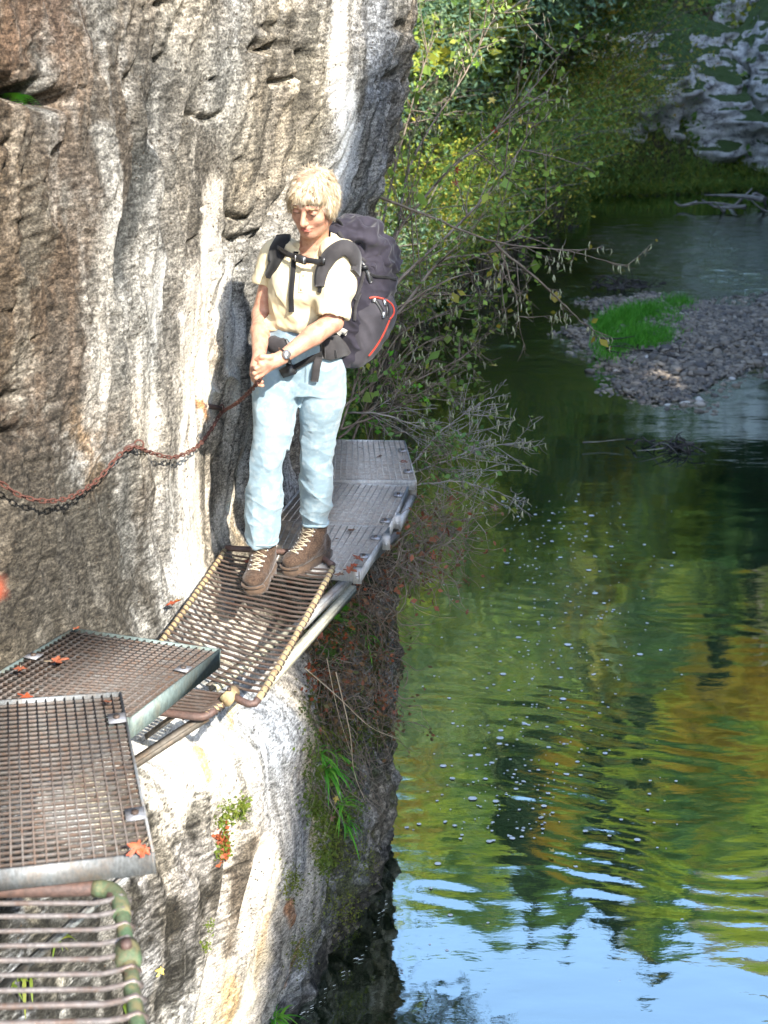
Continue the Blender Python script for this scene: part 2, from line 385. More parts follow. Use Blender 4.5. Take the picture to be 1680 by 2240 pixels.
    C[:] *= (1-.6*np.clip(crev,0,1))[...,None]
    run = fbm(YY*20+warp*4, ZZ*1.5, 0, 3, 16); run2 = fbm(YY*34+warp*6, ZZ*2.2, 0, 2, 17)
    blend(sstep(.12,.4,run)*.45, (.12,.115,.10)); blend(sstep(-.12,-.4,run)*.35, (.56,.53,.47)); C[:] *= (1+.30*run2)[...,None]
    tone = sstep(-.3,.3,fbm(YY*1.3+5,ZZ*.7,0,2,18)); C[:] *= (1+ (tone[...,None]-.5)*np.array([.14,.03,-.12]))
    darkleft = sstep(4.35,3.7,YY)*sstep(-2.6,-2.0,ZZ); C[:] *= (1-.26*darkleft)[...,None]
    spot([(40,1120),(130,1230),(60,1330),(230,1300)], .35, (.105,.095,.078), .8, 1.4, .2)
    lum = C.mean(-1); ct = .95*(1-.80*sstep(.28,.60,lum))
    C[:] *= (1+ct*(.8*fine+.2*n2+.9*fbm(YY*36,ZZ*76,0,2,15)))[...,None]
    lum = C.mean(-1, keepdims=True); C *= .52+.50*np.clip(lum,0,.65)
    return np.clip(C, .01, .62)
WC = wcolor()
mR, n, p = newmat('cliff_rock'); p.inputs['Roughness'].default_value = .88; p.inputs['Specular IOR Level'].default_value = .25
att = N(n, 'ShaderNodeAttribute', attribute_name='rock'); 
co = N(n, 'ShaderNodeTexCoord').outputs['Object']
f1 = noise(n, 120, 7, co, .75, (1,.5,1)); sp = ramp(n, f1.outputs[0], [(.36,(.25,.23,.20)),(.50,(.95,.95,.95)),(.62,(1.9,1.87,1.8))])
bw = N(n, 'ShaderNodeRGBToBW'); n.links.new(att.outputs['Color'], bw.inputs[0])
sf = ramp(n, bw.outputs[0], [(.30,(1,1,1)),(.62,(.42,.42,.42))])
base = mixc(n, sf, att.outputs['Color'], mixc(n, 1.0, att.outputs['Color'], sp, 'MULTIPLY'))
v = N(n, 'ShaderNodeTexVoronoi'); v.inputs['Scale'].default_value = 42; mpv = N(n, 'ShaderNodeMapping'); mpv.inputs['Scale'].default_value = (1,.55,1); n.links.new(co, mpv.inputs[0]); n.links.new(mpv.outputs[0], v.inputs['Vector'])
gate = noise(n, 7, 3, co)
pitm = N(n, 'ShaderNodeMath', operation='MULTIPLY'); 
n.links.new(ramp(n, v.outputs['Distance'], [(.10,(1,1,1)),(.24,(0,0,0))]), pitm.inputs[0]); n.links.new(ramp(n, gate.outputs[0], [(.46,(0,0,0)),(.60,(1,1,1))]), pitm.inputs[1])
base = mixc(n, pitm.outputs[0], base, (.07,.055,.04))
f2 = noise(n, 170, 4, co, .7, (1,.55,1)); base = mixc(n, ramp(n, f2.outputs[0], [(.56,(0,0,0)),(.68,(1,1,1))]), base, mixc(n, .5, base, (.05,.045,.04)))
n.links.new(base, p.inputs['Base Color'])
h = N(n, 'ShaderNodeMath', operation='MULTIPLY_ADD'); n.links.new(f1.outputs[0], h.inputs[0]); h.inputs[1].default_value = 1.0; 
hm = N(n, 'ShaderNodeMath', operation='MULTIPLY'); n.links.new(pitm.outputs[0], hm.inputs[0]); hm.inputs[1].default_value = -.5; n.links.new(hm.outputs[0], h.inputs[2])
b1 = bump(n, None, h.outputs[0], .8, .011); b2 = bump(n, p, f2.outputs[0], .5, .006, b1)
ny, nz = len(Yg), len(Zg)
V = np.stack([W, YY, ZZ+CAMZ], -1).reshape(-1,3)
ii, jj = np.meshgrid(np.arange(ny-1), np.arange(nz-1)); a = jj*ny+ii
F = np.stack([a, a+1, a+ny+1, a+ny], -1).reshape(-1,4)
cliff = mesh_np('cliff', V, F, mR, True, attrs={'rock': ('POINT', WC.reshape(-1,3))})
tag(cliff, 'pale weathered limestone cliff with white streaks that carries the walkway', kind='structure')
def wall_pt(px, py, off=0.0):
    y, z = whit(px, py, W); d = ray(px, py); s = y/d[1]
    return np.array([d[0]*s, y, z+CAMZ]) - unit(d)*off
def wall_nrm(P, e=.03):
    y, z = P[1], P[2]-CAMZ
    gy = (grid_at(W, y+e, z)-grid_at(W, y-e, z))/(2*e); gz = (grid_at(W, y, z+e)-grid_at(W, y, z-e))/(2*e)
    return unit([1, -gy, -gz])
# ---------------------------------------------------------------- metals
def metal_mat(name, base, rust, amt=.5, scale=9, rough=.6, metal=.35, extra=None):
    m, n, p = newmat(name); p.inputs['Roughness'].default_value = rough; p.inputs['Metallic'].default_value = metal
    co = N(n, 'ShaderNodeTexCoord').outputs['Object']; inf = N(n, 'ShaderNodeObjectInfo')
    ad = N(n, 'ShaderNodeVectorMath', operation='ADD'); n.links.new(co, ad.inputs[0]); n.links.new(inf.outputs['Random'], ad.inputs[1])
    a = noise(n, scale, 7, ad.outputs[0], .65); b = noise(n, scale*7, 5, ad.outputs[0], .7)
    c = mixc(n, ramp(n, a.outputs[0], [(amt-.12,(1,1,1)),(amt+.12,(0,0,0))]), base, rust)
    c = mixc(n, ramp(n, b.outputs[0], [(.40,(0,0,0)),(.62,(.8,.8,.8))]), c, tuple(x*.55 for x in base))
    if extra: c = mixc(n, ramp(n, noise(n, scale*1.7, 4, ad.outputs[0]).outputs[0], [(.52,(0,0,0)),(.60,(1,1,1))]), c, extra)
    n.links.new(c, p.inputs['Base Color']); bump(n, p, b.outputs[0], .5, .003)
    return m
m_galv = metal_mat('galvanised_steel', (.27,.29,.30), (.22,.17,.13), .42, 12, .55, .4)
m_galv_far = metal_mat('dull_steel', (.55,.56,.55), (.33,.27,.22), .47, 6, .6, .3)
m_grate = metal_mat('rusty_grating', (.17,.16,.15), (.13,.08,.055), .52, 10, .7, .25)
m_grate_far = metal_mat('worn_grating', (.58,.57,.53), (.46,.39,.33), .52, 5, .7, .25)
m_edge = metal_mat('greenish_edge', (.20,.26,.25), (.22,.19,.13), .40, 9, .6, .35)
m_plate = metal_mat('pale_plate', (.40,.41,.44), (.34,.28,.25), .40, 20, .5, .5)
m_rung = metal_mat('rusted_rung', (.125,.10,.085), (.085,.045,.03), .5, 18, .6, .3)
m_rungc = metal_mat('pale_rung', (.26,.235,.225), (.15,.095,.07), .45, 14, .45, .4)
m_rail = metal_mat('lichen_rail', (.52,.41,.22), (.20,.09,.05), .44, 24, .9, .05, (.33,.29,.16))
m_green = metal_mat('flaking_green_pipe', (.11,.19,.10), (.14,.085,.05), .46, 16, .7, .1, (.19,.17,.085))
m_mauve = metal_mat('brown_pipe', (.12,.08,.07), (.15,.085,.065), .5, 14, .6, .2)
m_chain = metal_mat('rusted_chain', (.17,.075,.055), (.11,.04,.03), .5, 30, .75, .25)
m_beam = metal_mat('pale_beam', (.50,.49,.39), (.36,.32,.21), .42, 8, .75, .1)
m_dark = metal_mat('dark_strut', (.17,.15,.125), (.24,.16,.10), .44, 8, .7, .2)

def bil(c, u, v):        # c = near-left, near-right, far-right, far-left
    nl, nr, fr, fl = c
    return nl*(1-u)*(1-v) + nr*u*(1-v) + fr*u*v + fl*(1-u)*v
WALK = empty  # (kept plain: every panel is a thing of its own)
def grating(corners, nb, nc, label, group, mb, me, clamps, depth=.028, edge=.045, ledge=True, bolt_side=1, skipx=0):
    c = [np.asarray(q, float) for q in corners]
    up = unit(np.cross(c[1]-c[0], c[3]-c[0])); up = up if up[2] > 0 else -up
    root = empty('grating_panel', (c[0]+c[2])/2, label, 'metal grating', group)
    # bearing bars: near to far
    L = [];
    def barmesh(a, b, w_, h_, name, m, drop):
        # straight bar of unit mesh, placed by its own matrix so that alike bars share one mesh
        a = a - up*drop; b = b - up*drop
        return a, b
    def unitmesh(name, m, w_, h_):
        mb_ = MB(); mb_.box((.5,0,0), (1, w_, h_)); o = mb_.build(name, m); me_ = o.data; bpy.data.objects.remove(o); return me_
    def place(meh, name, a, b, drop):
        a = a-up*drop; b = b-up*drop; t = b-a; l = np.linalg.norm(t); t = t/l; s_ = unit(np.cross(up, t)); u_ = np.cross(t, s_)
        o = bpy.data.objects.new(name, meh); COL.objects.link(o)
        M = Matrix(((t[0]*l, s_[0], u_[0], a[0]), (t[1]*l, s_[1], u_[1], a[1]), (t[2]*l, s_[2], u_[2], a[2]), (0,0,0,1)))
        o.parent = root; o.matrix_parent_inverse = Matrix.Translation(-root.location); o.matrix_basis = M
        return o
    meb = unitmesh('bearing_bar', mb, .0035, depth); mec = unitmesh('cross_bar', mb, .0045, .008)
    for i in range(1, nb): place(meb, 'bearing_bar', bil(c, i/nb, 0), bil(c, i/nb, 1), depth/2)
    for j in range(1, nc): place(mec, 'cross_bar', bil(c, 0, j/nc), bil(c, 1, j/nc), .0045)
    mee = unitmesh('edge_bar', me, .006, edge)
    for i in range(4):
        a, b = c[i], c[(i+1) % 4]; t = unit(b-a)*.003
        place(mee, 'edge_bar', a-t, b+t, edge/2-.003)
    if clamps:
        for (u, v) in clamps:
            P = bil(c, u, v); t = unit(c[2]-c[1]); s_ = unit(np.cross(up, t)); 
            q = MB(); q.box(P+up*.007, (.045,.042,.004), (t, s_, up)); 
            pl = q.build('clamp_plate', m_plate, root)
            q = MB(); a_ = np.arange(7)*math.pi/3
            q.tube([P+up*.009, P+up*.015], .0085, 6); bo = q.build('bolt', m_rung, pl)
    return root
GP = 'steel grating panels of the walkway'
N_c = [G(-190,1925,2.90), G(335,1868,2.90), G(263,1516,2.90), G(-150,1545,2.90)]
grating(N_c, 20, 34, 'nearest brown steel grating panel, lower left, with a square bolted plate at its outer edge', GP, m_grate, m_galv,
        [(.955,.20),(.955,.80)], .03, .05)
M_c = [G(-150,1560,2.76), G(286,1572,2.72), G(480,1422,2.63), G(160,1376,2.66)]
grating(M_c, 20, 30, 'tilted steel grating panel with thick greenish outer edge, between the nearest panel and the rungs', GP, m_grate, m_edge,
        [(.95,.65),(.05,.62)], .028, .062)
ZW = 2.37
F1 = [G(560,1232,ZW), G(788,1251,ZW), G(851,1154,ZW), G(600,1140,ZW)]
F2 = [F1[3], F1[2], G(893,1064,ZW+.02), G(672,1052,ZW+.02)]
F3 = [G(676,1050,ZW+.035), G(910,1052,ZW+.035), G(885,965,ZW+.05), G(690,962,ZW+.05)]
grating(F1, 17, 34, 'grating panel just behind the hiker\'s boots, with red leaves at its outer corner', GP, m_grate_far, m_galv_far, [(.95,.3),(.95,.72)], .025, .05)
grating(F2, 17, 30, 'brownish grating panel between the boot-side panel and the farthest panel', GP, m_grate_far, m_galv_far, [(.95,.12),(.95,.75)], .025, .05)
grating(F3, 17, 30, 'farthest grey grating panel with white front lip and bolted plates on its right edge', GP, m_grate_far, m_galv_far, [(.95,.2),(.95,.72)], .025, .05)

# ---------------------------------------------------------------- rung ladders laid flat
def ladder(c, n, label, rail_r, rung_r, mrail, mrung, rl=True, rr=True, endr=True, knuckle=True, sag=.0, pipe_near=None, pipe_far=None, v0=.03, v1=.97, group='flat rung ladders of the walkway'):
    c = [np.asarray(q, float) for q in c]
    root = empty('rung_ladder', (c[0]+c[2])/2, label, 'rung walkway', group)
    def side(u):
        P = [bil(c, u, v) + np.array([0,0,-sag*math.sin(math.pi*v)]) for v in np.linspace(0,1,26)]
        P = np.array(P); P[:,0] += .004*fbm(np.arange(26)*.7+u*9, np.zeros(26)); P[:,2] += .004*fbm(np.arange(26)*.6+u*5+40, np.zeros(26)); return P
    L_, R_ = side(0), side(1)
    if rl: q = MB(); q.tube(L_, rail_r, 8); q.build('side_rail', mrail, root, True)
    if rr: q = MB(); q.tube(R_, rail_r, 8); q.build('side_rail', mrail, root, True)
    if pipe_near is not None: q = MB(); q.tube(pipe_near, rail_r*1.1, 9); q.build('end_pipe', m_mauve, root, True)
    if pipe_far is not None: q = MB(); q.tube(pipe_far, rail_r*1.1, 9); q.build('end_pipe', m_mauve, root, True)
    for i in range(n):
        v = v0 + (v1-v0)*i/(n-1) + random.uniform(-.3,.3)*.005
        a = bil(c, 0, v) + np.array([0,0,-sag*math.sin(math.pi*v)]); b = bil(c, 1, v+random.uniform(-.003,.003)) + np.array([0,0,-sag*math.sin(math.pi*v)])
        t = unit(b-a); al = unit(c[3]-c[0]); k = rail_r
        P = [a + t*s - al*.0 + np.array([0,0,.0007*math.sin(s*12+i)]) for s in np.linspace(.0, np.linalg.norm(b-a), 9)]
        # ends wrap over the rails
        wr = lambda e, sgn: [e + t*sgn*(k*.2) + np.array([0,0,k*.9]) + al*.004, e + t*sgn*(k*1.15) + al*.010 - np.array([0,0,k*.1]), e + t*sgn*(k*.6) + al*.012 - np.array([0,0,k*1.0])]
        if knuckle: P = wr(a,-1)[::-1] + [a+t*k*1.2+np.array([0,0,k*.5])] + P[1:-1] + [b-t*k*1.2+np.array([0,0,k*.5])] + wr(b,1)
        q = MB(); q.tube(P, rung_r*(1+random.uniform(-.12,.12)), 6); q.build('rung', mrung, root, True)
    return root
A_c = [G(318,1450,2.40), G(566,1528,2.37), G(728,1242,2.385), G(492,1205,2.385)]
Apipe = [A_c[1], A_c[1]+np.array([-.012,-.012,-.012]), G(545,1540,2.36), G(525,1532,2.36), G(506,1518,2.37)]
Afar = spline([A_c[3]+np.array([0,.02,.005]), G(560,1203,2.385), G(620,1207,2.385), G(690,1215,2.385), A_c[2]+np.array([0,.02,.004])], 14)
ladder(A_c, 27, 'long flat run of rusty rungs between lichened rails under the hiker\'s boots', .0120, .0054, m_rail, m_rung, pipe_near=Apipe, pipe_far=Afar, sag=.01)
B_c = [G(250,1550,2.33), G(451,1566,2.33), G(510,1520,2.36), G(330,1497,2.36)]
Bp = spline([G(250,1546,2.33), G(340,1556,2.33), G(420,1567,2.33), G(451,1566,2.33), G(470,1552,2.34)], 12)
ladder(B_c, 7, 'short stub of flat rungs poking out below the greenish panel edge', .013, .006, m_rail, m_rung, rl=False, pipe_near=Bp, v0=.18)
# collar where the two ladders meet
col = empty('pipe_collar', G(508,1518,2.37), 'rusty pipe collar joining the short rung stub to the long rung run', 'pipe collar')
q = MB(); P0 = G(502,1524,2.365); q.tube([P0+np.array([-.01,-.03,0]), P0+np.array([.012,.03,.004])], .023, 12); q.build('collar_ring', m_rail, col, True)
q = MB(); q.tube([P0+np.array([0,0,.02]), P0+np.array([0,.0,.034])], .008, 6); q.build('bolt', m_rung, col)
C_c = [G(-230,2420,2.83), G(322,2400,2.83), G(262,1962,2.83), G(-190,1965,2.83)]
Cp = spline([G(-190,1948,2.83), G(0,1946,2.83), G(150,1944,2.83), G(215,1942,2.83), G(244,1950,2.83), G(260,1975,2.83)], 30)
ladder(C_c, 13, 'nearest flat ladder of pale rungs with a flaking green rail, bottom left corner', .0155, .0062, m_green, m_rungc, rl=False, pipe_near=Cp, knuckle=True, v0=.02, v1=.965)
colr = empty('pipe_collar', G(276,2100,2.83), 'green and rusty clamp ring on the flaking green rail', 'pipe collar')
Pc = bil(C_c, 1, .66); dC = unit(C_c[2]-C_c[1]); q = MB(); q.tube([Pc-dC*.03, Pc-dC*.012, Pc+dC*.012, Pc+dC*.03], [.022,.026,.026,.022], 12); q.build('collar_ring', m_green, colr, True)
q = MB(); q.tube([Pc+np.array([0,0,.015]), Pc+np.array([0,-.006,.038])], .011, 8); q.build('bolt', m_mauve, colr, True)
Pe = spline([G(205,1943,2.83), G(236,1946,2.83), G(254,1958,2.83), G(264,1980,2.83), G(267,2005,2.83)], 10)
q = MB(); q.tube(Pe, .0185, 10); o = q.build('pipe_elbow', m_green, colr, True)

# ---------------------------------------------------------------- brackets and struts
def strut(name, a, b, w_, h_, m, label, lprof=True):
    a = np.asarray(a, float); b = np.asarray(b, float)
    root = empty(name, a, label, 'support strut')
    q = MB(); q.bar(a, b, w_, .006); q.build('flange', m, root)
    t = unit(b-a); s_ = unit(np.cross(t, (0,0,1))); off = s_*(w_/2-.003) - np.array([0,0,h_/2+.0035])
    q = MB(); q.bar(a+off, b+off, .006, h_); q.build('web', m, root)
    return root
strut('support_strut', G(286,1668,2.22), G(452,1560,2.31), .03, .02, m_dark, 'dark flat strut running from the rock up to the short rung stub')
strut('support_strut', wall_pt(318,1610,-.03), G(390,1556,2.31), .02, .015, m_dark, 'thinner brown strut beside the dark flat strut below the rung stub')
strut('support_strut', G(575,1500,2.30), G(772,1282,2.325), .03, .025, m_beam, 'pale straight beam along the outer side of the long rung run')
strut('support_strut', G(470,1500,2.31), G(640,1370,2.33), .022, .02, m_beam, 'yellowish beam crossing under the long rung run')
strut('support_strut', G(455,1500,2.27), G(622,1385,2.29), .02, .02, m_dark, 'dark beam right under the yellowish one below the rungs')
strut('support_strut', G(0,2155,2.45), G(285,1900,2.84), .035, .012, m_galv, 'grey flat strut seen through the nearest rungs')
strut('support_strut', G(700,1362,2.30)+np.array([-.1,.0,-.02]), G(868,1160,2.30), .03, .03, m_galv_far, 'grey bearer under the outer edge of the boot-side panel')
strut('support_strut', G(868,1150,2.30), G(905,1072,2.32), .03, .03, m_galv_far, 'grey bearer under the outer edge of the brownish panel')
for k, (px, py, lb) in enumerate([(782,1258,'corner bracket at the near outer corner of the boot-side panel'), (845,1185,'short bracket half way along the boot-side panel\'s outer edge'), (868,1140,'short bracket where the boot-side and brownish panels meet'), (903,1068,'end bracket at the farthest panel\'s near outer corner')]):
    P = G(px, py, 2.345); o = empty('edge_bracket', P, lb, 'bracket', 'brackets on the far panels\' edge')
    q = MB(); q.box(P, (.035,.05,.06)); q.tube([P+np.array([0,-.028,.0]), P+np.array([0,-.036,0])], .008, 6); q.build('bracket_block', m_galv_far, o)

# ---------------------------------------------------------------- chain and its anchors
hand_pt = U(563, 838, 4.49)
chp = [(-60,1035),(0,1056),(45,1084),(105,1096),(160,1085),(215,1048),(262,995),(296,978),(330,990),(380,1000),(430,978),(462,940),(485,905)]
pts = []
for k, (px, py) in enumerate(chp):
    off = [.08,.09,.10,.11,.11,.10,.08,.07,.10,.13,.13,.12,.10][k]
    pts.append(wall_pt(px, py, off))
pts[-1] = wall_pt(485,903,.10)
pts += [pts[-1]*.5+hand_pt*.5 + np.array([0,0,-.012]), hand_pt, U(575,812,4.52)]
CH = spline(pts, 1200); seg = np.linalg.norm(np.diff(CH, axis=0), axis=1); cl = np.concatenate([[0], np.cumsum(seg)])
pitch = .0275
q = MB(); a_ = np.linspace(0, 2*math.pi, 14, endpoint=False)
lp = np.stack([np.where(np.cos(a_)>0, .0080, -.0080)+.0088*np.cos(a_), .0068*np.sin(a_), 0*a_], -1); q.tube(lp, .0028, 5, closed=True)
lo = q.build('link', m_chain, None, True); linkmesh = lo.data; bpy.data.objects.remove(lo)
chain = empty('chain', CH[0], 'rusty red handrail chain sagging along the rock to the hiker\'s hands', 'chain')
ns = int(cl[-1]/pitch)
for i in range(ns):
    P = np.array([np.interp((i+.5)*pitch, cl, CH[:,k]) for k in range(3)]); P2 = np.array([np.interp((i+.5)*pitch+.004, cl, CH[:,k]) for k in range(3)])
    t = unit(P2-P); s_ = unit(np.cross(t, (0,0,1))); u_ = np.cross(s_, t); ang = (i % 2)*math.pi/2 + .5 + random.uniform(-.25,.25)
    s2 = s_*math.cos(ang)+u_*math.sin(ang); u2 = np.cross(t, s2)
    o = bpy.data.objects.new('link', linkmesh); COL.objects.link(o); o.parent = chain; o.matrix_parent_inverse = Matrix.Translation(-chain.location)
    o.matrix_basis = Matrix(((t[0],s2[0],u2[0],P[0]),(t[1],s2[1],u2[1],P[1]),(t[2],s2[2],u2[2],P[2]),(0,0,0,1)))
def anchor(a, b, r, label):
    root = empty('wall_anchor', a, label, 'anchor'); q = MB()
    q.tube([a, a*.5+b*.5, b], r, 8); q.build('rod', m_mauve, root, True)
    t = unit(b-a); s_ = unit(np.cross(t,(0,0,1))); u_ = np.cross(s_, t); aa = np.linspace(0,2*math.pi,12,endpoint=False)
    q = MB(); q.tube([b+t*.012+t*.016*math.cos(x)+u_*.016*math.sin(x) for x in aa], .0035, 5, closed=True); q.build('eye', m_chain, root, True)
anchor(wall_pt(440,886,-.02), wall_pt(482,893,.11), .0105, 'rusty rod in the rust-stained hole beside the hiker\'s shadow, holding the chain up')
anchor(wall_pt(262,984,-.02), wall_pt(297,974,.06), .010, 'thick brown rod in the rock left of the hiker, where the chain sags both ways')
# ---------------------------------------------------------------- gorge: land, river bed, river
def XL(y): return np.interp(y, [-60,-10,7,8,11,16,22,28,31,33,34.5,36,40], [-3,-2.2,-1.9,-1.5,-.9,-.5,.15,2.6,4.6,5.0,4.2,-2,-30])
def XRf(y): return np.interp(y, [-60,-32,-26,-8,-6.5,2,8,14,20,30,37,45], [30,17.7,14.3,3.9,4.7,5.2,6.6,7.6,9.2,12.4,14,15])  # unseen spur behind the camera, shaped to shade everything right of the hiker
def YF(x): return 37.2+.04*(x-8)+.5*np.sin(x*.7)
def land_h(x, y):
    n1 = fbm(x*.12, y*.12, 0, 4, 51); n2 = fbm(x*.6, y*.6, 0, 3, 52)
    dl = XL(y)-x; dr = x-XRf(y); df = y-YF(x)
    dl = np.where(y > 36, -1, dl)
    hl = np.where(dl > 0, .25+dl*1.05, dl*.6)
    steep = np.where(y < -6, 4.0, np.where(y < 9, 1.6, 1.9)); hr = np.where(dr > 0, .3+np.minimum(dr*steep, np.where(y<-6, 14, 20)+dr*.45), dr*.6)
    ang = np.arctan2(x, y)
    hf = np.where(df > 0, .15+np.minimum(df*1.45, 27+(x-2)*.95+df*.25), df*.4)
    h = np.maximum(np.maximum(hl, hr), hf)
    h = h + np.clip(h, 0, 6)*.16*n1*4*.6 + np.clip(h,0,1)*.35*n2
    h = np.maximum(h, -.9)
    # gravel bar
    g = bar_h(x, y)
    return np.maximum(h, g)
BAR = [(G(1240,735,0)),(G(1300,830,0)),(G(1400,895,0)),(G(1530,880,0)),(G(1600,835,0)),(G(1760,800,0)),(G(1760,640,0)),(G(1560,665,0)),(G(1430,640,0)),(G(1310,660,0))]
def bar_h(x, y):
    px = np.array([b[0] for b in BAR]); py_ = np.array([b[1] for b in BAR]); n_ = len(BAR)
    inside = np.zeros(np.shape(x), bool); dist = np.full(np.shape(x), 1e9)
    for i in range(n_):
        x1,y1,x2,y2 = px[i],py_[i],px[(i+1)%n_],py_[(i+1)%n_]
        c = ((y1 > y) != (y2 > y)) & (x < (x2-x1)*(y-y1)/(y2-y1+1e-9)+x1); inside ^= c
        L = (x2-x1)**2+(y2-y1)**2; t = np.clip(((x-x1)*(x2-x1)+(y-y1)*(y2-y1))/L, 0, 1)
        dist = np.minimum(dist, np.hypot(x-x1-t*(x2-x1), y-y1-t*(y2-y1)))
    sd = np.where(inside, dist, -dist) + .7*fbm(x*.9, y*.7, 0, 3, 66)
    sd = sd-.3
    return np.where(sd > 0, .02+.13*sstep(0, 1.0, sd), np.maximum(.02+sd*.22, -.9))
gx = np.concatenate([np.linspace(-60,-8,34,endpoint=False), np.linspace(-8,16,121,endpoint=False), np.linspace(16,80,50)])
gy = np.concatenate([np.linspace(-50,4,90,endpoint=False), np.linspace(4,46,170,endpoint=False), np.linspace(46,130,60)])
GX, GY = np.meshgrid(gx, gy); GH = land_h(GX, GY)
# keep the land behind the cliff sheet out of sight
GH = np.where((GY < 8.4) & (GX < 2), np.where(GX < -2.4, np.maximum(GH, 6), -1.2), GH)
V = np.stack([GX, GY, GH], -1).reshape(-1,3); nx_ = len(gx); ii, jj = np.meshgrid(np.arange(nx_-1), np.arange(len(gy)-1)); a = jj*nx_+ii
F = np.stack([a, a+1, a+nx_+1, a+nx_], -1).reshape(-1,4)
m_land, n, p = newmat('forest_floor'); p.inputs['Roughness'].default_value = .95
co = N(n, 'ShaderNodeTexCoord').outputs['Object']
c = ramp(n, noise(n, 1.1, 8, co, .65).outputs[0], [(.35,(.035,.045,.018)),(.5,(.07,.055,.03)),(.62,(.045,.07,.02)),(.75,(.11,.075,.035))])
geo = N(n, 'ShaderNodeNewGeometry'); sep = N(n, 'ShaderNodeSeparateXYZ'); n.links.new(geo.outputs['Normal'], sep.inputs[0])
rk = ramp(n, noise(n, .5, 8, co, .7).outputs[0], [(.4,(.12,.11,.10)),(.6,(.3,.29,.27))])
c = mixc(n, ramp(n, sep.outputs[2], [(.30,(1,1,1)),(.42,(0,0,0))]), c, rk)
z = N(n, 'ShaderNodeSeparateXYZ'); n.links.new(co, z.inputs[0])
c = mixc(n, ramp(n, z.outputs[2], [(.0,(1,1,1)),(.22,(0,0,0))]), c, ramp(n, noise(n, 6, 6, co, .7).outputs[0], [(.35,(.06,.055,.045)),(.65,(.20,.19,.17))]))
n.links.new(c, p.inputs['Base Color']); bump(n, p, noise(n, 3, 8, co, .7).outputs[0], 1, .15)
land = mesh_np('ground', V, F, m_land, True); tag(land, 'wooded gorge slopes and river bed, with an unseen spur added behind the camera to cast shade', kind='structure')
def gh(x, y): return land_h(np.array([float(x)]), np.array([float(y)]))[0]

# river surface: a sheet with real ripples near the camera
wx = np.concatenate([np.linspace(-34,-2,24,endpoint=False), np.linspace(-2,9,330,endpoint=False), np.linspace(9,30,30)])
wy = np.concatenate([np.linspace(-50,3.5,30,endpoint=False), np.linspace(3.5,12,330,endpoint=False), np.linspace(12,40,360)])
WX, WY = np.meshgrid(wx, wy)
rap = sstep(15,20,WY)*sstep(34,27,WY)
wv = .007*fbm(WX*.55+1.5*fbm(WX*.3,WY*.3,0,2,8), WY*.9, 0, 2, 101)
swirl = sstep(.05,.5, fbm(WX*.5+3, WY*.45+1, 0, 2, 104)+.25) * sstep(4,5,WY)*sstep(11,8,WY)
wv += swirl*.0015*np.sin(WY*33+WX*9+9*fbm(WX*.8,WY*.8,0,2,9))*sstep(.0,.4,fbm(WX*.9+7,WY*1.1,0,2,105)+.2)
wv += .0011*fbm(WX*2.2, WY*4.6, 0, 2, 102)
wv += sstep(9.5,6,WY)*(.0011*fbm(WX*3.5+2*fbm(WX,WY,0,2,12), WY*9, 0, 2, 108))
wv += rap*.03*fbm(WX*1.7, WY*3.0, 0, 4, 103)
V = np.stack([WX, WY, wv], -1).reshape(-1,3); nx_ = len(wx); ii, jj = np.meshgrid(np.arange(nx_-1), np.arange(len(wy)-1)); a = jj*nx_+ii
F = np.stack([a, a+1, a+nx_+1, a+nx_], -1).reshape(-1,4)
m_wat = bpy.data.materials.new('river_water'); m_wat.use_nodes = True; n = m_wat.node_tree; n.nodes.clear()
out = N(n, 'ShaderNodeOutputMaterial'); gl = N(n, 'ShaderNodeBsdfGlossy'); gl.inputs['Roughness'].default_value = .0; gl.inputs['Color'].default_value = (.89,1,.93,1)
df = N(n, 'ShaderNodeBsdfDiffuse'); mx = N(n, 'ShaderNodeMixShader'); lw = N(n, 'ShaderNodeFresnel'); lw.inputs['IOR'].default_value = 1.9
co = N(n, 'ShaderNodeTexCoord').outputs['Object']
dc_ = ramp(n, noise(n, .5, 5, co).outputs[0], [(.35,(.006,.012,.007)),(.65,(.018,.024,.010))]); n.links.new(dc_, df.inputs['Color'])
nn = noise(n, 5, 3, co, .5, (.7,2.0,1)); nb2 = noise(n, 34, 3, co, .6, (.8,1.8,1))
b1 = bump(n, None, nn.outputs[0], .055, .02); b2 = bump(n, None, nb2.outputs[0], .02, .006, b1)
ra = N(n, 'ShaderNodeAttribute', attribute_name='rapid'); b3 = N(n, 'ShaderNodeBump'); b3.inputs['Distance'].default_value = .06; n.links.new(ra.outputs['Fac'], b3.inputs['Strength'])
n.links.new(noise(n, 3.2, 5, co, .6, (.7,1.5,1)).outputs[0], b3.inputs['Height']); n.links.new(b2, b3.inputs['Normal'])
for q_ in (gl, lw): n.links.new(b3.outputs[0], q_.inputs['Normal'])
ml = N(n, 'ShaderNodeMath', operation='MULTIPLY_ADD'); ml.inputs[1].default_value = 1.1; ml.inputs[2].default_value = .36; ml.use_clamp = True
n.links.new(lw.outputs[0], ml.inputs[0])
n.links.new(ml.outputs[0], mx.inputs[0]); n.links.new(df.outputs[0], mx.inputs[1]); n.links.new(gl.outputs[0], mx.inputs[2]); n.links.new(mx.outputs[0], out.inputs[0])
water = mesh_np('water', V, F, m_wat, True, attrs={'rapid': ('POINT', (rap*(.35+.65*sstep(-.1,.3,fbm(WX*.5,WY*.35,0,3,106)))).ravel())}); tag(water, 'dark green river reflecting trees and sky', kind='structure')

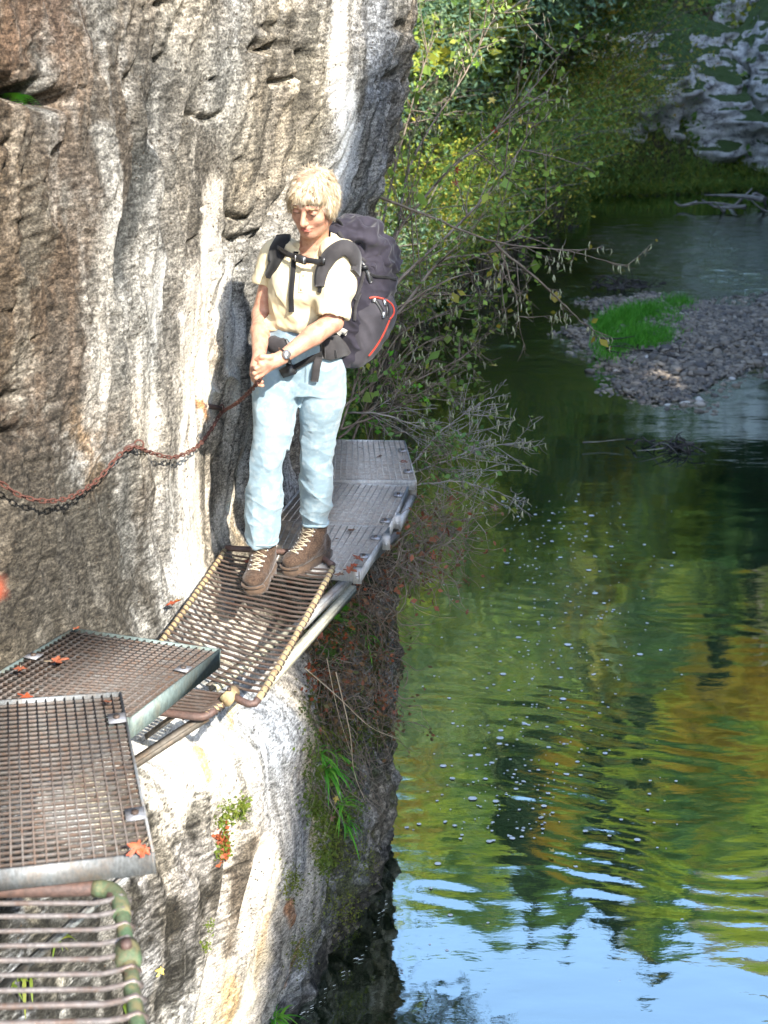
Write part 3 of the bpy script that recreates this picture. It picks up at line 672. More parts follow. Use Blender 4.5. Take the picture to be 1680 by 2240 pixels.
# ---------------------------------------------------------------- leaves and trees
def leaf_mat(name, stops, trans=.35, rough=.6):
    m = bpy.data.materials.new(name); m.use_nodes = True; n = m.node_tree; p = n.nodes['Principled BSDF']; p.inputs['Roughness'].default_value = rough
    p.inputs['Specular IOR Level'].default_value = .3
    at = N(n, 'ShaderNodeAttribute', attribute_name='tint'); inf = N(n, 'ShaderNodeObjectInfo')
    ad = N(n, 'ShaderNodeMath', operation='MULTIPLY_ADD'); n.links.new(inf.outputs['Random'], ad.inputs[0]); ad.inputs[1].default_value = .30
    sb = N(n, 'ShaderNodeMath', operation='MULTIPLY'); n.links.new(at.outputs['Fac'], sb.inputs[0]); sb.inputs[1].default_value = .70; n.links.new(sb.outputs[0], ad.inputs[2])
    c = ramp(n, ad.outputs[0], stops); n.links.new(c, p.inputs['Base Color'])
    t = N(n, 'ShaderNodeBsdfTranslucent'); n.links.new(c, t.inputs[0]); mx = N(n, 'ShaderNodeMixShader'); mx.inputs[0].default_value = trans
    o = n.nodes['Material Output']; n.links.new(p.outputs[0], mx.inputs[1]); n.links.new(t.outputs[0], mx.inputs[2]); n.links.new(mx.outputs[0], o.inputs[0])
    return m
L_green = leaf_mat('green_leaves', [(.0,(.03,.085,.035)),(.4,(.06,.15,.055)),(.75,(.14,.23,.05)),(1,(.22,.22,.03))])
L_dark = leaf_mat('evergreen_needles', [(.0,(.010,.030,.018)),(.5,(.02,.055,.03)),(1,(.045,.085,.03))], .15)
L_yel = leaf_mat('autumn_leaves', [(.0,(.10,.13,.02)),(.35,(.26,.24,.03)),(.7,(.42,.27,.04)),(1,(.40,.15,.04))])
L_mix = leaf_mat('turning_leaves', [(.0,(.05,.15,.05)),(.45,(.14,.25,.05)),(.75,(.36,.34,.04)),(.93,(.40,.26,.04)),(1,(.38,.12,.04))])
L_will = leaf_mat('grey_green_leaves', [(.0,(.07,.15,.10)),(.4,(.16,.27,.16)),(.75,(.28,.36,.15)),(1,(.5,.44,.1))])
L_turn = leaf_mat('yellow_green_leaves', [(.0,(.12,.23,.05)),(.4,(.24,.36,.06)),(.75,(.46,.46,.06)),(1,(.62,.44,.07))])
L_red = leaf_mat('dead_leaves', [(.0,(.13,.04,.02)),(.5,(.34,.09,.035)),(1,(.50,.20,.07))], .2)
L_grass = leaf_mat('grass_blades', [(.0,(.05,.20,.02)),(.5,(.11,.38,.03)),(1,(.30,.48,.06))], .3)
L_moss = leaf_mat('moss_leaves', [(.0,(.05,.09,.01)),(.5,(.10,.15,.02)),(1,(.20,.20,.03))], .2)
m_bark = mat('bark', (.10,.085,.065), (.20,.18,.15), .9, scale=8, bscale=20, bdist=.02)
m_twig = mat('twig_bark', (.12,.09,.065), (.25,.20,.15), .85, scale=12, bstr=0)
m_twigg = mat('grey_twig_bark', (.20,.185,.165), (.33,.30,.26), .85, scale=12, bstr=0)
m_root = mat('red_brown_roots', (.09,.055,.035), (.24,.17,.11), .9, scale=14, bstr=0)
def leaves(P, size, up=.3, aspect=.55, r=None, tint=None, fold=False, droop=0):
    """a pointed quad (two triangles) per point"""
    r = r or rng; n_ = len(P); P = np.asarray(P, float)
    d = r.normal(size=(n_,3)); d[:,2] = d[:,2]*(1-up) - droop; d /= np.linalg.norm(d, axis=1)[:,None]
    e = r.normal(size=(n_,3)); e[:,2] *= .6; e -= d*(e*d).sum(1)[:,None]; e /= np.linalg.norm(e, axis=1)[:,None]
    s = (size*(.6+.8*r.random(n_)))[:,None] if np.ndim(size)==0 else np.asarray(size)[:,None]
    nrm = np.cross(d, e)
    A = P; B = P+d*s*.5+e*s*aspect*.5; C = P+d*s - nrm*s*.12; D_ = P+d*s*.45-e*s*aspect*.5
    V = np.stack([A,B,C,D_],1).reshape(-1,3); F = np.arange(n_*4).reshape(-1,4)
    t = r.random(n_) if tint is None else np.clip(tint + r.normal(size=n_)*.12, 0, 1)
    return V, F, np.repeat(t, 4)
def leafobj(name, P, size, m, parent=None, **k):
    V, F, t = leaves(P, size, **k); return mesh_np(name, V, F, m, False, parent, attrs={'tint': ('POINT', t)})
def clumps(n_cl, n_leaf, cen, rad, cl_r, r, shell=.6):
    d = r.normal(size=(n_cl,3)); d /= np.linalg.norm(d, axis=1)[:,None]; q = (shell+(1-shell)*r.random(n_cl))**.8
    q = np.where(r.random(n_cl) < .25, q*.6, q)
    lump = 1+.28*np.sin(d[:,0]*5+1.3*d[:,2]*4)+.2*np.sin(d[:,1]*7+2)
    C = np.array(cen) + d*np.array(rad)*(q*lump)[:,None]
    idx = r.integers(0, n_cl, n_leaf); s = cl_r*(.5+r.random(n_cl))
    P = C[idx] + r.normal(size=(n_leaf,3))*s[idx][:,None]*np.array([1,1,.6])
    return P, C, idx
def tree_proto(kind, seed):
    r = np.random.default_rng(seed)
    if kind == 'conifer':
        H = 11.; MBt = MB(); MBt.tube([(0,0,-.6),(0,0,H*.5),(.05,0,H*.97)], [.17,.11,.02], 7)
        P = []
        for i in range(46):
            z = H*(.14+.84*i/45); R_ = (H-z)*.24+.15; nb = 7
            for b in range(nb):
                a = r.random()*6.28; L = R_*(.7+.5*r.random()); k = int(30+90*L/2.6); t = r.random(k)**.7
                x = np.cos(a)*L*t; y = np.sin(a)*L*t; zz = z - .35*L*t*t + r.normal(size=k)*.06
                w_ = r.normal(size=k)*.22*L*(1-t*.6)*.6; P.append(np.stack([x-np.sin(a)*w_, y+np.cos(a)*w_, zz], -1))
                if b < 2: MBt.tube([(0,0,z),(np.cos(a)*L*.9,np.sin(a)*L*.9,z-.3*L)], [.03,.008], 4)
        P = np.vstack(P); return MBt, P, .20, .35, L_dark, None
    if kind == 'tall':   # leafy tree for the far slopes
        H = 9.; T = MB(); T.tube([(0,0,-.6),(.1,.05,H*.3),(.05,.2,H*.7),(.2,0,H*.92)], [.18,.14,.08,.02], 7)
        P, C, idx = clumps(80, 6500, (0,0,H*.62), (2.1,2.1,H*.36), .33, r)
        for q in C[::6]: T.tube([(0,0,max(1.5,q[2]-1.8)), (q[0]*.5,q[1]*.5,q[2]-.7), q], [.05,.03,.01], 4)
        return T, P, .24, .6, None, (r.random(80)[idx]*.5+.25)
    if kind == 'bush':   # fine leaved bush/willow, seen from 12 to 30 m
        H = 4.2; T = MB(); nst = 9; Ps = []
        for i in range(nst*6):
            a = r.random()*6.28; s0 = np.array([np.cos(a)*.15, np.sin(a)*.15, 0]); L = H*(.5+.55*r.random()); lean = .25+.6*r.random()
            pts = spline([s0-[0,0,.5], s0+[np.cos(a)*L*lean*.3,np.sin(a)*L*lean*.3,L*.5], s0+[np.cos(a)*L*lean*.75,np.sin(a)*L*lean*.75,L*.85], s0+[np.cos(a+.3)*L*lean*1.15,np.sin(a+.3)*L*lean*1.15,L*.92]], 16)
            T.tube(pts, np.linspace(.03,.004,16), 4)
            k = 420; t = .3+.7*r.random(k)**.8; q = np.stack([np.interp(t*15, np.arange(16), pts[:,j]) for j in range(3)], -1)
            off = r.normal(size=(k,3))*(.10+.20*t)[:,None]; Ps.append(q+off)
        P = np.vstack(Ps); return T, P, .085, .35, L_will, None
PROTO = {}
def proto(kind, seed, lm):
    key = (kind, seed, lm.name)
    if key not in PROTO:
        T, P, s, asp, _, tint = tree_proto(kind, seed)
        t = T.build('trunk', m_bark, None, True); l = leafobj('crown', P, s, lm, None, aspect=asp, r=np.random.default_rng(seed), tint=tint)
        PROTO[key] = (t.data, l.data); bpy.data.objects.remove(t); bpy.data.objects.remove(l)
    return PROTO[key]
def plant_tree(name, kind, seed, lm, x, y, s, label, cat='tree', group=None, sz=1.0, z=None, tilt=(0,0)):
    td, ld = proto(kind, seed, lm); z = gh(x, y) if z is None else z
    root = empty(name, (x, y, z-.15), label, cat, group); root.scale = (s, s, s*sz); root.rotation_euler = (tilt[0], tilt[1], random.random()*6.28)
    for nm, d in (('trunk', td), ('crown', ld)):
        o = bpy.data.objects.new(nm, d); COL.objects.link(o); o.parent = root
    return root
GT = 'trees on the gorge slopes beyond the picture edge, seen in the river'
r0 = np.random.default_rng(11)
# far slope and right slope: mostly mirrored in the water
k = 0
for tries in range(1500):
    y = r0.uniform(38.5, 70); x = r0.uniform(-22, 34)
    if x/y > .62 or x/y < -.45: continue
    if any((x-a)**2+(y-b)**2 < 3.0 for a, b in PROTO.get('pos', [])): continue
    if 38 < y < 43 and 6 < x < 13.5: continue
    PROTO.setdefault('pos', []).append((x, y)); k += 1
    u = r0.random(); az = x/y
    if u < .55: plant_tree('broadleaf_tree', 'tall', 1+k%2, L_yel if r0.random() < .4 else L_turn, x, y, r0.uniform(.6,.95), 'turning broadleaf tree on the steep far slope above the river', 'tree', GT)
    elif u < .84: plant_tree('broadleaf_tree', 'tall', 3+k%2, L_green, x, y, r0.uniform(.6,.95), 'green broadleaf tree on the steep far slope above the river', 'tree', GT+', green ones')
    else: plant_tree('conifer_tree', 'conifer', 5+k%2, L_dark, x, y, r0.uniform(.6,1.05), 'dark conifer on the steep far slope above the river', 'tree', 'conifers on the far slope')
    if k > 190: break
for i in range(70):
    y = r0.uniform(0, 38); x = XRf(y) + r0.uniform(1.2, 14); 
    if x/max(y,.1) < .36+1.5/max(y,1) : continue
    plant_tree('broadleaf_tree', 'tall', 1+i%4, [L_mix,L_green,L_yel][i%3], x, y, r0.uniform(.7,1.0), 'leafy tree on the right bank slope, outside the picture but mirrored in the river', 'tree', 'right bank trees')
# left bank mass beyond the cliff
LB = [(-1.1,12.5,.62),(-.2,17,.72),(-1.8,16,.95),(.4,20.5,.8),(-.8,21,1.15),(1.6,24,.9),(.2,25.5,1.4),(2.6,27,.85),(1.8,29,1.45),(3.8,30,.85),(3.2,32.2,1.4),(4.6,32.6,.75),(-2.2,19,1.25),(-1.5,24,1.6),(.6,30,1.9),(-3.0,13,.9),(2.2,32.5,1.9),(4.4,33.4,1.15)]
for i, (x, y, s) in enumerate(LB):
    plant_tree('bank_bush', 'bush', 21+i%3, [L_will,L_mix,L_will,L_turn][i%4], x, y, s, ['grey-green fine leaved bush crowding the left bank beyond the cliff','mid green fine leaved bush on the left bank beyond the cliff','grey-green fine leaved bush crowding the left bank beyond the cliff','yellow-green bush on the left bank beyond the cliff'][i%4], 'bush', 'bushes crowding the left bank'+['',', mid green','',', yellow-green'][i%4], sz=1.05)
for i, (x, y, s, lm) in enumerate([(-.9,19.5,.75,L_turn),(-.2,22.5,.85,L_mix),(.8,25,.95,L_turn),(1.6,27.5,1.05,L_mix),(2.6,30,1.15,L_turn),(3.6,31.8,1.15,L_yel),(-1.8,17,.9,L_mix),(4.3,33,1.2,L_turn)]):
    plant_tree('broadleaf_tree', 'tall', 1+i%4, lm, x, y, s, 'tall turning tree on the edge of the left bank, crown mirrored in the river', 'tree', 'tall trees on the left bank edge')
for i in range(26):
    y = r0.uniform(12, 34); x = XL(y)-r0.uniform(2.0, 9)
    plant_tree('broadleaf_tree', 'tall', 1+i%4, [L_turn,L_mix,L_will,L_will][i%4], x, y, r0.uniform(.65,.95), 'leafy tree rising behind the left bank bushes', 'tree', 'trees behind the left bank bushes')
# ---------------------------------------------------------------- smooth bodies from distance fields
class Vox:
    def __init__(s, lo, hi, h):
        s.lo = np.array(lo, float); s.h = h; s.n = np.ceil((np.array(hi)-s.lo)/h).astype(int)+1
        s.d = np.full(s.n, .08, np.float32)
    def _sl(s, lo, hi):
        a = np.clip(np.floor((np.array(lo)-s.lo)/s.h).astype(int), 0, s.n-1); b = np.clip(np.ceil((np.array(hi)-s.lo)/s.h).astype(int)+1, 1, s.n)
        sl = tuple(slice(i, j) for i, j in zip(a, b))
        g = [ (s.lo[i]+s.h*np.arange(a[i], b[i])).astype(np.float32) for i in range(3)]
        return sl, np.meshgrid(*g, indexing='ij')
    def op(s, fn, lo, hi, k=.01, mode='add', pad=.05):
        lo = np.array(lo)-pad; hi = np.array(hi)+pad; sl, (X, Y, Z) = s._sl(lo, hi)
        if X.size == 0: return
        b = fn(X, Y, Z); a = s.d[sl]
        if mode == 'add': h = np.clip(.5+.5*(a-b)/k, 0, 1); s.d[sl] = a*(1-h)+b*h - k*h*(1-h)
        else: b = -b; h = np.clip(.5-.5*(a-b)/k, 0, 1); s.d[sl] = a*(1-h)+b*h + k*h*(1-h)     # smooth max with -b: carve
    def cone(s, a, b, ra, rb, k=.01, mode='add'):
        a = np.asarray(a, float); b = np.asarray(b, float); ab = b-a; L = ab@ab+1e-12; r = max(ra, rb)
        def fn(X, Y, Z):
            x, y, z = X-a[0], Y-a[1], Z-a[2]; t = np.clip((x*ab[0]+y*ab[1]+z*ab[2])/L, 0, 1)
            return np.sqrt((x-t*ab[0])**2+(y-t*ab[1])**2+(z-t*ab[2])**2) - (ra+(rb-ra)*t)
        s.op(fn, np.minimum(a, b)-r, np.maximum(a, b)+r, k, mode)
    def chain(s, P, r, k=.01):
        for i in range(len(P)-1): s.cone(P[i], P[i+1], r[i], r[i+1], k)
    def ell(s, c, r, ax=None, k=.01, mode='add', p=2.0):
        c = np.asarray(c, float); r = np.asarray(r, float); A = np.eye(3) if ax is None else np.asarray(ax, float); m = r.max()*1.2
        def fn(X, Y, Z):
            x, y, z = X-c[0], Y-c[1], Z-c[2]; q = [(x*A[i][0]+y*A[i][1]+z*A[i][2]) for i in range(3)]
            if p == 2.0: k0 = np.sqrt(sum((q[i]/r[i])**2 for i in range(3)))
            else: k0 = sum(np.abs(q[i]/r[i])**p for i in range(3))**(1/p)
            k1 = np.sqrt(sum((q[i]/r[i]**2)**2 for i in range(3)))+1e-6
            if p != 2.0: return (k0-1)*r.min()
            return k0*(k0-1)/k1
        s.op(fn, c-m, c+m, k, mode)
    def loft(s, st, rx, ry, k=.01, p=2.0, mode='add'):
        """stations (z, cx, cy, a, b): ellipse a along rx, b along ry at every height"""
        st = np.array(sorted(st, key=lambda q: q[0])); z0, z1 = st[0,0], st[-1,0]
        zz = np.linspace(z0, z1, 60); S = np.stack([np.interp(zz, st[:,0], st[:,j]) for j in range(1,5)], -1)
        ker = np.array([1,2,3,2,1.])/9; Sp = np.pad(S, ((2,2),(0,0)), 'edge'); S = np.stack([np.convolve(Sp[:,j], ker, 'valid') for j in range(4)], -1)
        m = S[:,2:].max()*1.15
        def fn(X, Y, Z):
            zc = Z[0,0]; cx, cy, a, b = [np.interp(zc, zz, S[:,j])[None,None] for j in range(4)]
            u = (X-cx)*rx[0]+(Y-cy)*rx[1]; v = (X-cx)*ry[0]+(Y-cy)*ry[1]
            d = ((np.abs(u/a)**p+np.abs(v/b)**p)**(1/p)-1)*np.minimum(a, b)*1.05
            e = np.maximum(z0-Z, Z-z1); return np.maximum(d, e)
        s.op(fn, (S[:,0].min()-m, S[:,1].min()-m, z0), (S[:,0].max()+m, S[:,1].max()+m, z1), k, mode)
    def mesh(s):
        d = s.d; n = d.shape; sg = d < 0
        c = np.zeros(tuple(x-1 for x in n), np.uint8)
        for i in (0,1):
            for j in (0,1):
                for k in (0,1): c += sg[i:n[0]-1+i, j:n[1]-1+j, k:n[2]-1+k]
        act = (c > 0) & (c < 8); idx = np.full(act.shape, -1, np.int64); I = np.argwhere(act); idx[act] = np.arange(len(I))
        cor = {(i,j,k): d[I[:,0]+i, I[:,1]+j, I[:,2]+k] for i in (0,1) for j in (0,1) for k in (0,1)}
        acc = np.zeros((len(I),3)); cnt = np.zeros(len(I))
        for ax in range(3):
            for u in (0,1):
                for v in (0,1):
                    p0 = [0,0,0]; p0[(ax+1)%3] = u; p0[(ax+2)%3] = v; p1 = list(p0); p1[ax] = 1
                    a, b = cor[tuple(p0)], cor[tuple(p1)]; m = (a < 0) != (b < 0); t = a/np.where(m, a-b, 1)
                    q = np.tile(np.array(p0, float), (len(I),1)); q[:,ax] = t; acc += q*m[:,None]; cnt += m
        V = s.lo + s.h*(I + acc/cnt[:,None])
        F = []
        for ax in range(3):
            s0 = [slice(None)]*3; s1 = [slice(None)]*3; s0[ax] = slice(0,-1); s1[ax] = slice(1,None)
            ch = sg[tuple(s0)] != sg[tuple(s1)]; fl = sg[tuple(s0)]
            E = np.argwhere(ch); a1, a2 = (ax+1)%3, (ax+2)%3
            ok = (E[:,a1] > 0) & (E[:,a2] > 0) & (E[:,a1] < n[a1]-1) & (E[:,a2] < n[a2]-1); E = E[ok]
            f = fl[E[:,0],E[:,1],E[:,2]]
            def cell(o1, o2): q = E.copy(); q[:,a1] -= o1; q[:,a2] -= o2; return idx[q[:,0],q[:,1],q[:,2]]
            Q = np.stack([cell(0,0), cell(1,0), cell(1,1), cell(0,1)], -1)
            Q = np.where(f[:,None], Q, Q[:, ::-1]); F.append(Q)
        return V, np.vstack(F)
def vnormals(V, F):
    n_ = np.cross(V[F[:,2]]-V[F[:,0]], V[F[:,3]]-V[F[:,1]]); A = np.zeros_like(V)
    for j in range(3):
        for i in range(4): A[:,j] += np.bincount(F[:,i], n_[:,j], len(V))
    return A/np.maximum(1e-12, np.linalg.norm(A, axis=1))[:,None]
def relax(V, F, it=2, f=.5):
    for _ in range(it):
        A = np.zeros_like(V); c = sum(np.bincount(F[:,i], minlength=len(V)) for i in range(4))*2.0
        for i in range(4):
            for j in range(3): A[:,j] += np.bincount(F[:,i], V[F[:,(i+1)%4],j]+V[F[:,i-1],j], len(V))
        V = V*(1-f)+A/c[:,None]*f
    return V
def bvh_of(V, F): return BVHTree.FromPolygons([tuple(v) for v in V], [tuple(int(i) for i in f) for f in F])
CAMP = Vector((0,0,CAMZ))
def cast(b, px, py):
    h = b.ray_cast(CAMP, Vector(ray(px, py)).normalized()); 
    if h[0] is None: return None
    nrm = np.array(h[1]); d = ray(px, py)
    if nrm@d > 0: nrm = -nrm
    return np.array(h[0]), nrm
def ribbon(P, Nn, width, thick, mb=None):
    """strap: thick band along P with face normals Nn"""
    P = np.asarray(P, float); Nn = np.asarray(Nn, float); n_ = len(P); T = np.gradient(P, axis=0); T /= np.linalg.norm(T, axis=1)[:,None]
    S = np.cross(T, Nn); S /= np.linalg.norm(S, axis=1)[:,None]; M_ = np.cross(S, T); M_ *= np.sign((M_*Nn).sum(1))[:,None]
    w_ = np.broadcast_to(np.asarray(width, float), (n_,))[:,None]/2
    prof = [(-1,0),(-.92,1),(0,1.12),(.92,1),(1,0),(.9,-.35),(-.9,-.35)]; m = len(prof)
    V = np.stack([P + S*w_*a + M_*thick*b for a, b in prof], 1).reshape(-1,3)
    i = np.arange(n_-1)[:,None]; j = np.arange(m)[None,:]; j2 = (j+1)%m
    Q = np.stack([i*m+j, i*m+j2, (i+1)*m+j2, (i+1)*m+j], -1).reshape(-1,4)
    T0 = [[0, k, k+1] for k in range(1, m-1)]; o = (n_-1)*m; T1 = [[o, o+k+1, o+k] for k in range(1, m-1)]
    mb = mb or MB(); mb.add(V, Q, T0+T1); return mb
def castpath(b, pl, off, n_=24, fallY=None, sm=3):
    S = spline([(x, y, 0) for x, y in pl], n_); P = []; Q = []
    for x, y, _ in S:
        h = None
        for bb in (b if isinstance(b, list) else [b]):
            g = cast(bb, x, y)
            if g is not None and (h is None or g[0][1] < h[0][1]): h = g
        if h is None:
            if P: P.append(None); Q.append(None); 
            continue
        P.append(h[0]+h[1]*off); Q.append(h[1])
    last = None
    for i in range(len(P)):
        if P[i] is None: 
            x, y, _ = S[i]; yy = last[0][1]; P[i] = U(x, y, yy+.01); Q[i] = last[1]
        last = (P[i], Q[i])
    if len(P) < 3:
        print('CASTPATH MISS', pl); P = [U(x, y, 4.8) for x, y, _ in S]; Q = [-unit(ray(x, y)) for x, y, _ in S]
    P = np.array(P); Q = np.array(Q)
    if len(P) != n_:
        t0 = np.linspace(0,1,len(P)); t1 = np.linspace(0,1,n_); P = np.stack([np.interp(t1,t0,P[:,j]) for j in range(3)],-1); Q = np.stack([np.interp(t1,t0,Q[:,j]) for j in range(3)],-1)
    for _ in range(sm):
        P[1:-1] = P[1:-1]*.5+(P[:-2]+P[2:])*.25; Q[1:-1] = Q[1:-1]*.5+(Q[:-2]+Q[2:])*.25
    Q /= np.linalg.norm(Q, axis=1)[:,None]
    return P, Q

# ---------------------------------------------------------------- materials of the hiker
m_skin, n, p = newmat('skin'); p.inputs['Roughness'].default_value = .5; p.inputs['Subsurface Weight'].default_value = .12; p.inputs['Subsurface Scale'].default_value = .01
co = N(n, 'ShaderNodeTexCoord').outputs['Object']
c = ramp(n, noise(n, 26, 5, co).outputs[0], [(.35,(.40,.19,.12)),(.5,(.52,.29,.20)),(.65,(.43,.20,.135))])
n.links.new(c, p.inputs['Base Color']); bump(n, p, noise(n, 220, 3, co).outputs[0], .25, .001)
def cloth(name, c1, c2, rough=.9, sc=8, weave=700, wst=.15, extra=None):
    m, n, p = newmat(name); p.inputs['Roughness'].default_value = rough; p.inputs['Specular IOR Level'].default_value = .2; p.inputs['Sheen Weight'].default_value = .15
    co = N(n, 'ShaderNodeTexCoord').outputs['Object']
    c = ramp(n, noise(n, sc, 5, co, .6).outputs[0], [(.35,c1),(.65,c2)])
    if extra: c = mixc(n, ramp(n, noise(n, sc*4, 4, co).outputs[0], [(.5,(0,0,0)),(.65,(.6,.6,.6))]), c, extra)
    n.links.new(c, p.inputs['Base Color']); bump(n, p, noise(n, weave, 2, co).outputs[0], wst, .001); return m
m_shirt = cloth('cream_shirt', (.64,.54,.34), (.68,.59,.39)); m_jean = cloth('pale_blue_trousers', (.21,.30,.36), (.28,.38,.44), extra=(.38,.46,.50))
m_boot = cloth('brown_suede', (.036,.022,.015), (.075,.047,.032), .85, 45, 260, .6, (.12,.08,.055)); m_sole = cloth('boot_sole', (.055,.038,.028), (.11,.07,.045), .8, 30)
m_lace = cloth('pale_laces', (.30,.25,.17), (.42,.37,.27)); m_sock = cloth('grey_sock', (.35,.34,.31), (.45,.43,.40)); m_collar_d = cloth('boot_lining', (.045,.04,.035), (.10,.085,.07))
m_pack = cloth('dark_pack_fabric', (.018,.016,.024), (.032,.028,.040), .75, 14, 500); m_pgrey = cloth('grey_pack_fabric', (.045,.042,.05), (.065,.06,.07), .75, 12, 500)
m_strap = cloth('black_webbing', (.008,.008,.009), (.014,.014,.015), .8, 20); m_strapg = cloth('grey_padding', (.030,.028,.03), (.048,.045,.047), .85, 20); m_red = cloth('red_piping', (.50,.05,.03), (.60,.09,.06), .6)
m_plast = mat('black_plastic', (.02,.02,.022), (.03,.03,.032), .35, bstr=0); m_steelb = mat('buckle_metal', (.45,.45,.46), (.55,.55,.55), .3, .8, bstr=0)
m_hair, n, p = newmat('blond_hair'); p.inputs['Roughness'].default_value = .45
at = N(n, 'ShaderNodeAttribute', attribute_name='tint'); n.links.new(ramp(n, at.outputs['Fac'], [(.0,(.13,.08,.04)),(.35,(.31,.22,.125)),(.65,(.46,.37,.25)),(1,(.60,.53,.42))]), p.inputs['Base Color'])
m_eye = mat('dark_eye', (.03,.02,.015), (.05,.03,.02), .3, bstr=0); m_lip = mat('lip', (.42,.13,.10), (.48,.17,.13), .45, bstr=0); m_brow = mat('eyebrow', (.33,.20,.10), (.42,.28,.15), .8, bstr=0)

FW = unit([-.40,-.92,0]); RT = unit([FW[1]*-1, FW[0], 0]); RT = unit(np.cross((0,0,1), FW)) ; RT = -RT if RT[0] < 0 else RT     # RT: towards the viewer's right (her left side)
person = empty('person', (U(620,1270,4.8)[0], 4.82, ZW), 'hiker with short blond hair in cream polo shirt and pale blue trousers gripping the chain', 'person')
# ---- body: head, neck, arms, hands, trunk, in one mesh
Hc = U(684,442,4.66)
Hf = unit([-.30,-.86,-.40]); Hr = unit(np.cross(Hf, (0,0,1))); Hr = Hr if Hr[0] > 0 else -Hr; Hu = unit(np.cross(Hr, Hf)); Hu = Hu if Hu[2] > 0 else -Hu
Hr = unit(Hr + .10*np.array([0,0,-1])); Hu = unit(np.cross(Hr, Hf)); Hu = Hu if Hu[2] > 0 else -Hu
hax = (Hr, Hf, Hu)
def hp(a, b, c): return Hc + Hr*a + Hf*b + Hu*c
neck = U(684,548,4.76); chest = U(668,625,4.76)
shL, shR = U(742,560,4.69), U(607,560,4.85)
elL, wrL = U(728,704,4.60), U(617,782,4.50)
elR, wrR = U(573,688,4.84), U(566,786,4.60)
lo_ = np.array([-.75,4.3,2.3]); hi_ = np.array([.1,5.25,4.1])
vb = Vox(lo_, hi_, .0033)
vb.ell(hp(0,-.012,.028), (.073,.092,.088), hax, .01)
vb.ell(hp(0,.018,-.045), (.062,.068,.072), hax, .03)
vb.ell(hp(0,.055,-.088), (.024,.026,.02), hax, .025)          # chin
vb.cone(hp(-.040,.0,-.06), hp(-.012,.055,-.088), .028,.018,.02); vb.cone(hp(.040,.0,-.06), hp(.012,.055,-.088), .028,.018,.02)
for s_ in (-1,1):
    vb.ell(hp(s_*.036,.058,-.028), (.022,.016,.018), hax, .02)  # cheeks
    vb.ell(hp(s_*.031,.094,.010), (.019,.016,.011), hax, .012, 'cut')   # eye sockets
    vb.cone(hp(s_*.012,.085,.028), hp(s_*.045,.072,.026), .010,.008,.012)  # brow ridge
    vb.ell(hp(s_*.031,.077,.008), (.0155,.0125,.0095), hax, .003)  # eyelids over the eyeball
    vb.ell(hp(s_*.074,-.010,-.012), (.009,.018,.030), hax, .006)   # ears
    vb.ell(hp(s_*.011,.098,-.028), (.0085,.009,.007), hax, .006)   # nostril wings
vb.cone(hp(0,.086,.016), hp(0,.110,-.024), .0085,.0115,.010)   # nose
vb.ell(hp(0,.080,-.052), (.025,.012,.006), hax, .006); vb.ell(hp(0,.078,-.063), (.020,.012,.006), hax, .006)
vb.ell(hp(0,.096,-.0575), (.024,.012,.0016), hax, .003, 'cut')
vb.cone(hp(0,-.02,-.06), neck+np.array([0,.015,-.02]), .050,.054,.03)
vb.loft([(U(684,545,4.76)[2], neck[0], neck[1]+.01, .055,.05), (shL[2]+.01, *(neck[:2]+[0,.02]), .12,.07), (chest[2], *chest[:2], .125,.085), (U(650,720,4.78)[2], *U(650,720,4.78)[:2], .11,.085), (U(655,800,4.82)[2], *U(655,800,4.82)[:2], .13,.095)], RT, FW, .03)
for sh, el, wr in ((shL, elL, wrL), (shR, elR, wrR)):
    mid = el*.62+wr*.38
    vb.chain([sh, el], [.044,.038], .02); vb.chain([el, mid, wr], [.038,.037,.0235], .012)
# legs, kept slim inside the trousers
vb2 = vb
# hands: each has palm, four unequal fingers closed on the chain, thumb
def hand(wr, kn, spread, curl_to, fr=.0088, thumb=None, back=None):
    """wr wrist, kn list of four knuckles, curl_to function finger->(mid, tip)"""
    pc = (wr + sum(kn)/4)/2
    for q_ in kn: vb.cone(wr*.75+q_*.25, q_, .0165, .0105, .012)
    vb.cone(wr, pc, .021, .020, .015)
    for i, q_ in enumerate(kn):
        mid, tip = curl_to(i, q_); vb.chain([q_, mid, tip], [fr*1.05, fr*.95, fr*.82], .0035)
    for i in range(len(thumb)-1): vb.cone(thumb[i], thumb[i+1], .0118-.0012*i, .0105-.0012*i, .006)
knL = [U(581,789,4.462), U(573,798,4.455), U(569,809,4.458), U(570,820,4.468)]
def cL(i, q_):
    L = [.036,.040,.038,.031][i]; a = [U(560,797,4.45), U(555,808,4.448), U(554,818,4.452), U(557,828,4.462)][i]; d = unit(a-q_); m_ = q_+d*L*.62; t_ = m_ + unit(d*.25+np.array([.25,.75,-.35]))*L*.75; return m_, t_
hand(wrL, knL, None, cL, thumb=[wrL*.45+knL[0]*.55+np.array([0,0,.010]), U(590,782,4.462), U(572,780,4.455), U(561,786,4.462)])
knR = [U(553,806,4.54), U(552,818,4.535), U(555,829,4.532), U(561,838,4.535)]
def cR(i, q_):
    L = [.034,.038,.036,.030][i]; d = unit(U(572,q_py(q_)+8,4.475)-q_); m_ = q_+d*L*.6; t_ = m_+unit(d*.4+np.array([.5,.3,-.2]))*L*.6; return m_, t_
def q_py(P):
    v = np.array(P)-[0,0,CAMZ]; f = v[1]*CP - v[2]*SP; u_ = v[1]*SP+v[2]*CP; return 1120-FPX*u_/f
hand(wrR, knR, None, cR, thumb=[wrR*.5+knR[0]*.5+np.array([.012,-.008,0]), U(573,800,4.53), U(578,812,4.515), U(574,822,4.50)])
Vb, Fb = vb.mesh(); Vb = relax(Vb, Fb, 1, .35)
body = mesh_np('body', Vb, Fb, m_skin, True, person)
bb = bvh_of(Vb, Fb)
